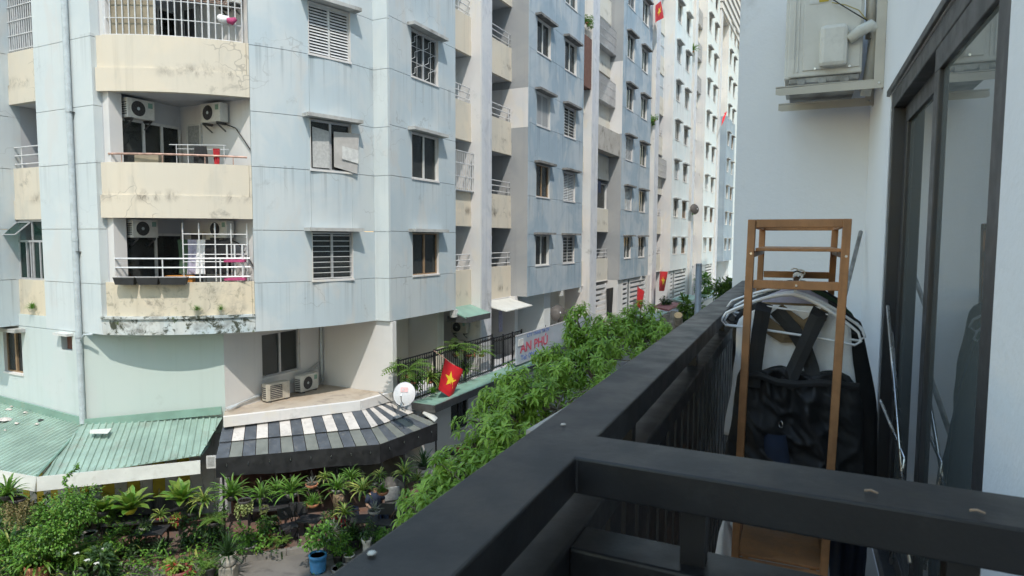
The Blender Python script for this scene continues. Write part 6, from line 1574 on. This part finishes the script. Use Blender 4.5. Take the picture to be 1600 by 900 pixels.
# plants on balconies
def bplant(kind, seed, loc, s, label, pot='bowl', pm_='terracotta'):
    o = plant(kind, seed, loc, s, pot, pm_, label, .15, None, .8); o['group'] = 'plants on the building'; return o
bplant('bush', 61, (-13.35, 24.0, 9.55), .8, 'leafy plant spilling over the second recess balcony rail')
bplant('fern', 62, (-13.3, 23.8, 16.1), .5, 'small potted fern on the upper recess balcony')
bplant('bush', 63, (-12.6, 34.6, 19.3), 1.0, 'shrubby plant high on the second recess')
bplant('bush', 64, (-12.5, 49.0, 16.4), 1.1, 'dry plant on a high balcony of the third recess')
bplant('strap', 65, (-12.6, 63.2, 25.0), 1.3, 'spiky plant on a far upper balcony')
bplant('bush', 66, (-12.5, 64.5, 10.2), 1.2, 'small tree-like plant on a far lower balcony')
bplant('fern', 67, (-12.0, 16.9, 3.2), 1.9, 'ferny greenery growing through the left end of the black railing')
bplant('fern', 68, (-12.05, 19.9, 3.4), 1.7, 'ferny greenery on the middle of the black railing')
bplant('varie', 69, (-12.05, 18.2, 2.75), 1.1, 'pale leaved plant behind the black railing left of the flag')
bplant('bush', 92, (-12.1, 17.3, 2.9), 1.2, 'leafy bush behind the black railing above the satellite dish')
bplant('strap', 93, (-12.1, 20.6, 2.6), 1.0, 'strap-leaved plant behind the black railing right of the flag')
bplant('bush', 94, (-12.15, 19.1, 2.7), 1.1, 'leafy bush behind the flag at the black railing')
bplant('fern', 95, (-12.0, 21.7, 3.1), 1.3, 'fern at the right end of the taller black railing')
bplant('red', 70, (-12.05, 18.9, 2.5), .9, 'red flowering plant at the foot of the black railing')
bplant('red', 71, (-12.15, 21.0, 3.2), .8, 'orange red flowering plant hanging on the black railing')
bplant('grass', 72, (-11.75, 17.9, 2.38), .9, 'dry grass tuft on the green canopy by the dish', None)
bplant('dbush', 73, (-11.9, 51.5, 2.55), 1.6, 'round dark potted shrub on the red canopy')
bplant('grass', 74, (-21.0 + .3, FY - .02, 5.38), .8, 'weed sprouting from the cracked cream parapet at far left', None)
bplant('grass', 75, tuple(arcp(-44.0, .04, 5.50)), .55, 'weed sprouting from the mossy ledge of the tower', None)
bplant('grass', 76, tuple(arcp(-49, .03, 5.5)), .6, 'moss tuft on the mossy ledge of the tower', None)

# ---------------------------------------------------------------- satellite dishes
def dish(loc, rz, tilt, r, mat, label, logo=False):
    o = empty('satellite_dish', tuple(loc), rz, label, 'satellite dish')
    mb = MB(); rows = []; n = 28
    T = Matrix.Rotation(R(tilt), 4, 'X')
    def tp(p): return T @ Vector(p)
    for k in range(9):
        q = r * k / 8; rows.append([tp((q * math.cos(a), .22 * q * q / r, q * math.sin(a) * 1.08)) for a in [6.2832 * j / n for j in range(n)]])
    mb.grid(rows, closed=True); mb.grid([[p + Vector((0, .008, 0)) for p in rw] for rw in rows][::-1], closed=True)
    mb.tube([tp((r * math.cos(a), .22 * r, r * 1.08 * math.sin(a))) for a in [6.2832 * j / n for j in range(n)]], .008, 5, closed=True)
    mb.build('reflector', MT[mat], o, smooth=True)
    MB().tube([tp((0, .2 * r, -r * .95)), tp((0, -.75 * r, -r * .75)), tp((0, -1.0 * r, -r * .45))], .012, 6).build('feed_arm', MT['bar_dark'], o)
    p = tp((0, -1.0 * r, -r * .42)); MB().tube([p, p + Vector((0, .10, .06))], .03, 8).build('receiver', MT['bar_white'], o)
    MB().tube([tp((0, .06, 0)), tp((0, .16, -.1)), (0, .18, -r * 1.25)], .022, 8).build('mast', MT['bar_dark'], o)
    if logo:
        lg = MB(); k = .16 * r * 2
        lg.add([tp((-k, -.012, .32 * r - k * .6)), tp((k * 1.1, -.012, .32 * r - k * .6)), tp((k * 1.1, -.012, .32 * r + k * .75)), tp((-k, -.012, .32 * r + k * .75))], [(0, 1, 2, 3)]); lg.build('logo_field', MT['ink_pink'], o)
        tx('K', .34 * r, 'dish_white', o, Matrix.Translation(tp((-.05 * r, -.02, .22 * r))) @ T @ Matrix.Rotation(R(90), 4, 'X'), 'logo_letter', .002)
    return o
def tx(s, size, mat, parent, M, name='lettering', ext=.002, align='CENTER', sx=1.):
    cu_ = bpy.data.curves.new(name, 'FONT'); cu_.body = s; cu_.size = size; cu_.extrude = ext; cu_.align_x = align; cu_.offset = size * .022
    t = bpy.data.objects.new(name, cu_); col.objects.link(t); dg = bpy.context.evaluated_depsgraph_get()
    me = bpy.data.meshes.new_from_object(t.evaluated_get(dg)); bpy.data.objects.remove(t); bpy.data.curves.remove(cu_)
    me.materials.clear(); me.materials.append(MT[mat]); me.transform(M @ Matrix.Diagonal((sx, 1, 1, 1))); return obj(name, me, parent)
d1 = at(631, 615, 19.0); dish(d1, R(22), -22, .32, 'dish_white', 'round pale satellite dish with a letter K beside the striped awning', True)
d2 = hx(873, 489, -12.0); dish(d2, R(35), -25, .40, 'dish_brown', 'brown satellite dish above the shop sign')
d3 = hx(1086, 326, -12.1); dish(d3, R(40), -15, .45, 'dish_brown', 'brown satellite dish high on the far facade')
tag(MB().tube([hx(592, 613, -12.35) - d1, hx(612, 628, -12.3) - d1, at(633, 642, 18.9) - d1], .022, 6).build('strut', MT['galv'], None, smooth=True, loc=tuple(d1)), 'rusty strut running from the white ledge to the dish foot', 'strut')

# ---------------------------------------------------------------- flags
def flag(loc, rz, w, h, sag, label, pole=None, star=True, lean=0., wave=.05):
    o = empty('flag', tuple(loc), rz, label, 'flag')
    nx, nz = 16, 12
    def P(u, v): return (w * u * (1 - .1 * v) - lean * w * v, wave * w * math.sin(5 * u + 2.2 * v) * (.3 + u), -h * v - sag * u * (1 + .15 * v))
    mb = MB(); rows = [[P(i / nx, j / nz) for i in range(nx + 1)] for j in range(nz + 1)]; mb.grid(rows); mb.build('cloth', MT['flag_red'], o, smooth=True)
    if star:
        for off in (-.006, .006):
            s = MB(); pts = []
            for k in range(10):
                rr_ = .27 * h if k % 2 == 0 else .105 * h; a = math.pi / 2 + k * math.pi / 5
                u = .5 + rr_ * math.cos(a) / w; v = .5 - rr_ * math.sin(a) / h; q = P(u, v); pts.append((q[0], q[1] + off, q[2]))
            q = P(.5, .5); s.add(pts + [(q[0], q[1] + off, q[2])], [(k, (k + 1) % 10, 10) for k in range(10)]); s.build('star', MT['star_yellow'], o)
    if pole: MB().tube([Vector(p) for p in pole], .014, 6).build('pole', MT['bar_rust'], o)
    return o
fa = hx(696, 560, -11.4); fb_ = hx(719, 577, -11.4); pst = hx(678, 548, -11.95)
vv = fb_ - fa; fw_ = Vector((vv.x, vv.y, 0)).length
flag(fa, math.atan2(vv.y, vv.x), fw_ * 1.0, .95, fa.z - fb_.z, 'red flag with yellow star leaning out over the green canopy',
     [Vector((0, 0, 0)) + (Matrix.Rotation(-math.atan2(vv.y, vv.x), 3, 'Z') @ (pst - fa)), Vector((fw_, 0, -(fa.z - fb_.z)))], True, .42, .10)
p = hx(1031, 424, -11.9); flag(p, RZ, 2.1, 1.5, .1, 'red flag with yellow star hanging flat above the red canopy')
p = hx(996, 446, -12.2); flag(p, RZ, 1.5, 1.4, .5, 'crumpled red flag before the white slatted screen', None, False)
p = hx(1024, 36, -12.0); flag(p, RZ, 1.9, -1.2, -.9, 'small red flag high on the facade by the caged balcony', None, True)
p = hx(1128, 190, -12.0); flag(p, RZ, 2.6, .5, -1.6, 'thin red flag on the far blue bay', None, False)

# ---------------------------------------------------------------- shop sign
s0 = hx(808, 526, -11.5); s1 = hx(903, 499, -11.5); s0b = hx(809, 569, -11.5)
SL = s1.y - s0.y + 2.0; SH = s0.z - s0b.z
sg = empty('shop_sign', (-11.5, s0.y, s0b.z), R(90), 'pale blue shop sign with red AN PHÚ lettering half hidden by the tree', 'sign')
MB().box(0, SL, 0, .08, 0, SH).build('board', MT['sign_face'], sg)
MB().box(-.02, SL + .02, -.006, .09, -.03, 0).box(-.02, SL + .02, -.006, .09, SH, SH + .03).build('frame', MT['alu'], sg)
TX = Matrix.Rotation(R(90), 4, 'X')
tx('AN PHÚ', .56, 'ink_red', sg, Matrix.Translation((.30, -.006, .42)) @ TX, 'lettering', .003, 'LEFT', 1.4)
tx('CTY TNHH TM DV', .22, 'ink_blue', sg, Matrix.Translation((.95, -.006, .99)) @ TX, 'lettering', .003, 'LEFT', 1.3)
tx('Tel: 0918', .30, 'ink_blue', sg, Matrix.Translation((.35, -.006, .10)) @ TX, 'lettering', .003, 'LEFT', 1.4)
MB().box(.08, .55, -.03, -.005, SH - .42, SH - .14).build('notice', MT['label_paper'], sg)
for y in (.1, 3.2): MB().tube([(y, .3, -.5), (y, .12, SH + .1)], .02, 6).build('stay', MT['bar_dark'], sg)
tag(MB().lathe([(.55, 0), (.62, .12), (.45, .32), (.1, .4)], 14).build('tarp_bundle', MT['teal'], None, smooth=True, loc=(-12.6, 27.3, 2.36), rz=0), 'teal tarpaulin bundle behind the railing next to the shop sign', 'tarpaulin')

# ---------------------------------------------------------------- motorbikes by the shop wall
def motorbike(loc, rz, label, m):
    o = empty('motorbike', tuple(loc), rz, label, 'motorbike', 'motorbikes by the shop wall')
    for y in (-.62, .62):
        w_ = MB().tube([(0, y + .25 * math.cos(a), .28 + .25 * math.sin(a)) for a in [k * .393 for k in range(16)]], .045, 8, closed=True).build('wheel', MT['rubber'], o)
        MB().tube([(-.03, y, .28), (.03, y, .28)], .14, 10).build('rim', MT['galv'], w_)
    b = MB(); b.tube([(0, -.5, .42), (0, -.1, .42), (0, .3, .5), (0, .75, .62)], [.1, .15, .16, .06], 8); b.tube([(0, -.62, .3), (0, -.48, .75), (0, -.42, .98)], [.05, .1, .07], 8); b.build('body', MT[m], o, smooth=True)
    MB().box(-.12, .12, -.05, .62, .70, .80).build('seat', MT['rubber'], o, bevel=.03)
    MB().tube([(-.32, -.36, .98), (0, -.42, 1.0), (.32, -.36, .98)], .015, 6).build('handlebar', MT['bar_dark'], o)
    for s in (-1, 1):
        MB().tube([(s * .25, -.38, .98), (s * .28, -.40, 1.15)], .006, 4).build('mirror_stem', MT['bar_dark'], o); MB().lathe([(.001, -.008), (.05, -.008), (.05, .008), (.001, .008)], 10, (s * .28, -.40, 1.18)).build('mirror', MT['rubber'], o)
    MB().lathe([(.02, .0), (.12, .03), (.14, .12), (.09, .22), (.01, .25)], 12, (0, .1, .80)).build('helmet', MT['pot_red' if m == 'pot_white' else 'pot_white'], o, smooth=True)
    return o
mx_ = hx(695, 705, -11.2); motorbike((-11.05, 18.6, ZG), R(80), 'white and red motorbike parked at the shop wall below the window', 'pot_white')
motorbike((-10.95, 19.6, ZG), R(95), 'dark red motorbike just behind the white one', 'pot_red')
motorbike((-11.0, 21.2, ZG), R(90), 'black motorbike farther along the shop wall', 'rubber')

# ---------------------------------------------------------------- lamp post and cut trunks
lp = hz(1094, 560, ZG); lpt = at(1092, 414, 27.5)
lo = empty('lamp_post', (lpt.x, lpt.y, ZG), 0, 'plain grey lamp post rising behind the railing', 'lamp post')
MB().lathe([(.16, 0), (.15, 1.0), (.13, lpt.z - ZG)], 12).build('pole', MT['lamp_grey'], lo, smooth=True)
MB().lathe([(.24, 0), (.24, .04)], 12).build('base_plate', MT['lamp_grey'], lo); MB().lathe([(.14, 0), (.12, .06)], 12, (0, 0, lpt.z - ZG)).build('cap', MT['lamp_grey'], lo)
for i, (px, py, D_, r_, ln, lab) in enumerate(((1041, 492, 21.5, .14, 1.0, 'left one of three sawn-off tree stems behind the treetops'), (1052, 487, 21.2, .13, 1.4, 'middle one of three sawn-off tree stems, the tallest'), (1066, 491, 21, .13, 0, 'right sawn-off stem showing its round pale cut face'))):
    c = at(px, py, D_); o = empty('cut_stem', (c.x, c.y, c.z - 1.6), 0, lab, 'tree stump')
    if i < 2: top = Vector((0.04, 0, 1.6)); bt = Vector((.0, .1, -3.6))
    else: top = Vector((-.05, -.35, 1.6)); bt = Vector((-.1, .6, -3.6))
    mid = Vector((-.1 * i + .05, .35 * (i == 2), .9 if i == 2 else .6))
    MB().tube([bt, mid - Vector((0, 0, .8)), mid, top], [r_ * 1.25, r_ * 1.1, r_ * 1.02, r_], 14).build('trunk', MT['bark'], o, smooth=True)
    d = (top - mid).normalized(); MB().tube([top - d * .01, top + d * .012], r_ * .97, 16).build('cut_face', MT['cut_wood' if i == 2 else 'bark'], o)
# concrete slab edge of the neighbouring porch below the railing
sl0 = at(819, 678, 8.2); sl1 = at(893, 632, 9.8); zz = sl0.z
q0, q1_ = hz(822, 672, 5.0), hz(893, 630, 5.0)
tag(MB().prism([(0, 0), (q1_.x - q0.x, q1_.y - q0.y), (q1_.x - q0.x + 1.6, q1_.y - q0.y + .1), (1.7, .05)], -.22, 0).build('porch_slab', MT['roof_slab'], None, loc=tuple(q0)), 'weathered concrete porch slab edge just outside the railing', 'slab')

# ================================================================== STREET TREES
def whorl(mb, c, axis, n, L, w, r):
    axis = axis.normalized(); u = axis.orthogonal().normalized(); v = axis.cross(u)
    for i in range(n):
        a = i * 2.4 + r.random(); tilt = r.uniform(.25, 1.0)
        d = (u * math.cos(a) + v * math.sin(a)) * math.cos(tilt * .5) + axis * (.75 - .9 * (i / n)) + Vector((0, 0, -.28))
        one_leaf(mb, c + axis * (-.05 * i / n), d, L * r.uniform(.7, 1.15), w * r.uniform(.8, 1.15), Vector((0, 0, 1)) + axis * .3, 0, r.uniform(.15, .5))
def tree(base, clumps, dens, L, label, seed, trunk_r=.16):
    r = random.Random(seed); o = empty('street_tree', tuple(base), 0, label, 'tree', 'street trees outside the railing'); B = Vector(base)
    crown = MB(); limbs = MB(); twigs = MB()
    cen = sum((c for c, _, _ in clumps), Vector()) / len(clumps); fork = Vector((base[0], base[1], min(c.z for c, _, _ in clumps) - .9))
    for c, rx, rz_ in clumps:
        mid = fork.lerp(c, .55) + Vector((r.uniform(-.2, .2), r.uniform(-.2, .2), -.15))
        limbs.tube([fork - B, mid - B, c - B], [trunk_r * .55, trunk_r * .35, trunk_r * .12], 7)
        ns = max(5, int(16 * rx)); subs = []
        for i in range(ns):
            v = Vector((r.gauss(0, 1), r.gauss(0, 1), r.gauss(0, .9) + .45)).normalized(); subs.append((c + Vector((v.x * rx, v.y * rx, v.z * rz_)) * r.uniform(.45, 1.0), v))
            limbs.tube([c - B, subs[-1][0] - B], [trunk_r * .14, .01], 5)
        n = int(dens * rx * rx)
        for i in range(n):
            sc_, v0 = subs[i % ns]
            v = (Vector((r.gauss(0, 1), r.gauss(0, 1), r.gauss(0, 1))) + v0 * .5).normalized(); q = rx * .42 * r.random() ** .5
            p = sc_ + v * q; ax = (v0 * .7 + v * .6 + Vector((0, 0, .6)))
            whorl(crown, p - B, ax, r.randint(9, 14), L, L * .30, r)
            if r.random() < .4: twigs.tube([sc_ - B, p - B], [.010, .004], 4)
    tag(limbs.build('branches', MT['bark'], o, smooth=True), kind='stuff'); crown.build('crown', MT['leaf_tree'], o)
    tag(twigs.build('twigs', MT['bark'], o), kind='stuff')
    MB().tube([(0, 0, 0), (.05, .03, (fork.z - B.z) * .5), tuple(fork - B)], [trunk_r * 1.2, trunk_r, trunk_r * .75], 10).build('trunk', MT['bark'], o, smooth=True)
    return o
def cl_(px, py, D_, rx, rz_=None): return (at(px, py, D_), rx, rz_ or rx * .85)
tree((-4.6, 8.3, ZG), [cl_(676, 785, 9.8, .45), cl_(716, 750, 10.2, .5), cl_(730, 770, 9.8, .75), cl_(768, 692, 10.8, .52), cl_(790, 700, 10.6, .75), cl_(690, 800, 9.4, .55), cl_(780, 760, 10.2, .8), cl_(655, 815, 9.3, .4), cl_(748, 660, 11.2, .28)], 135, .175, 'nearest street tree with long drooping leaves beside the café', 5)
tree((-4.7, 11.6, ZG), [cl_(790, 645, 12.0, .6), cl_(830, 625, 12.4, .7), cl_(812, 618, 12.6, .42), cl_(858, 605, 13.0, .7), cl_(870, 640, 12.2, .8), cl_(858, 572, 13.5, .42), cl_(845, 556, 13.6, .2), cl_(782, 632, 12.3, .35)], 135, .18, 'second street tree in front of the green canopy', 6)
tree((-4.7, 15.2, ZG), [cl_(918, 556, 14.6, .62), cl_(902, 500, 14.9, .38, .42), cl_(940, 560, 14.4, .85), cl_(893, 578, 14.2, .5), cl_(950, 525, 15.2, .6), cl_(930, 600, 13.8, .8), cl_(897, 525, 14.9, .3)], 130, .185, 'third street tree whose tall shoot covers the shop sign', 7)
tree((-4.5, 18.8, ZG), [cl_(985, 520, 17.2, .75), cl_(1000, 500, 17.8, .5), cl_(1012, 530, 17.2, .75), cl_(970, 545, 16.6, .7), cl_(1025, 515, 18.2, .42), cl_(960, 510, 17.6, .45)], 125, .19, 'farthest of the four street trees, next to the sawn-off stems', 8)
def small_tree(px, py, D_, rx, base_z, label, seed, lm='leaf_bright'):
    c = at(px, py, D_); o = empty('small_tree', (c.x, c.y, base_z), 0, label, 'tree'); f = obj('crown', bush(900, rx, rx * 1.0, .30, .12, seed, [lm, 'leaf_dark'], 16), o, (0, 0, c.z - base_z)); MB().tube([(0, 0, 0), (.1, 0, (c.z - base_z) * .6), (0, 0, c.z - base_z)], [.1, .08, .03], 7).build('trunk', MT['bark'], o, smooth=True)
small_tree(1104, 447, 62, 1.0, 2.4, 'bright green tree behind the lamp post', 81)
small_tree(1128, 458, 44, .7, ZG, 'dark tree beside the end of the railing', 82, 'leaf_strap')
small_tree(1080, 490, 30, .6, ZG, 'leafy tree below the pale green canopy by the lamp post', 83, 'leaf_strap')
small_tree(1141, 452, 46, .55, ZG, 'dark leafy tree at the end of the visible street', 84, 'leaf_dark')
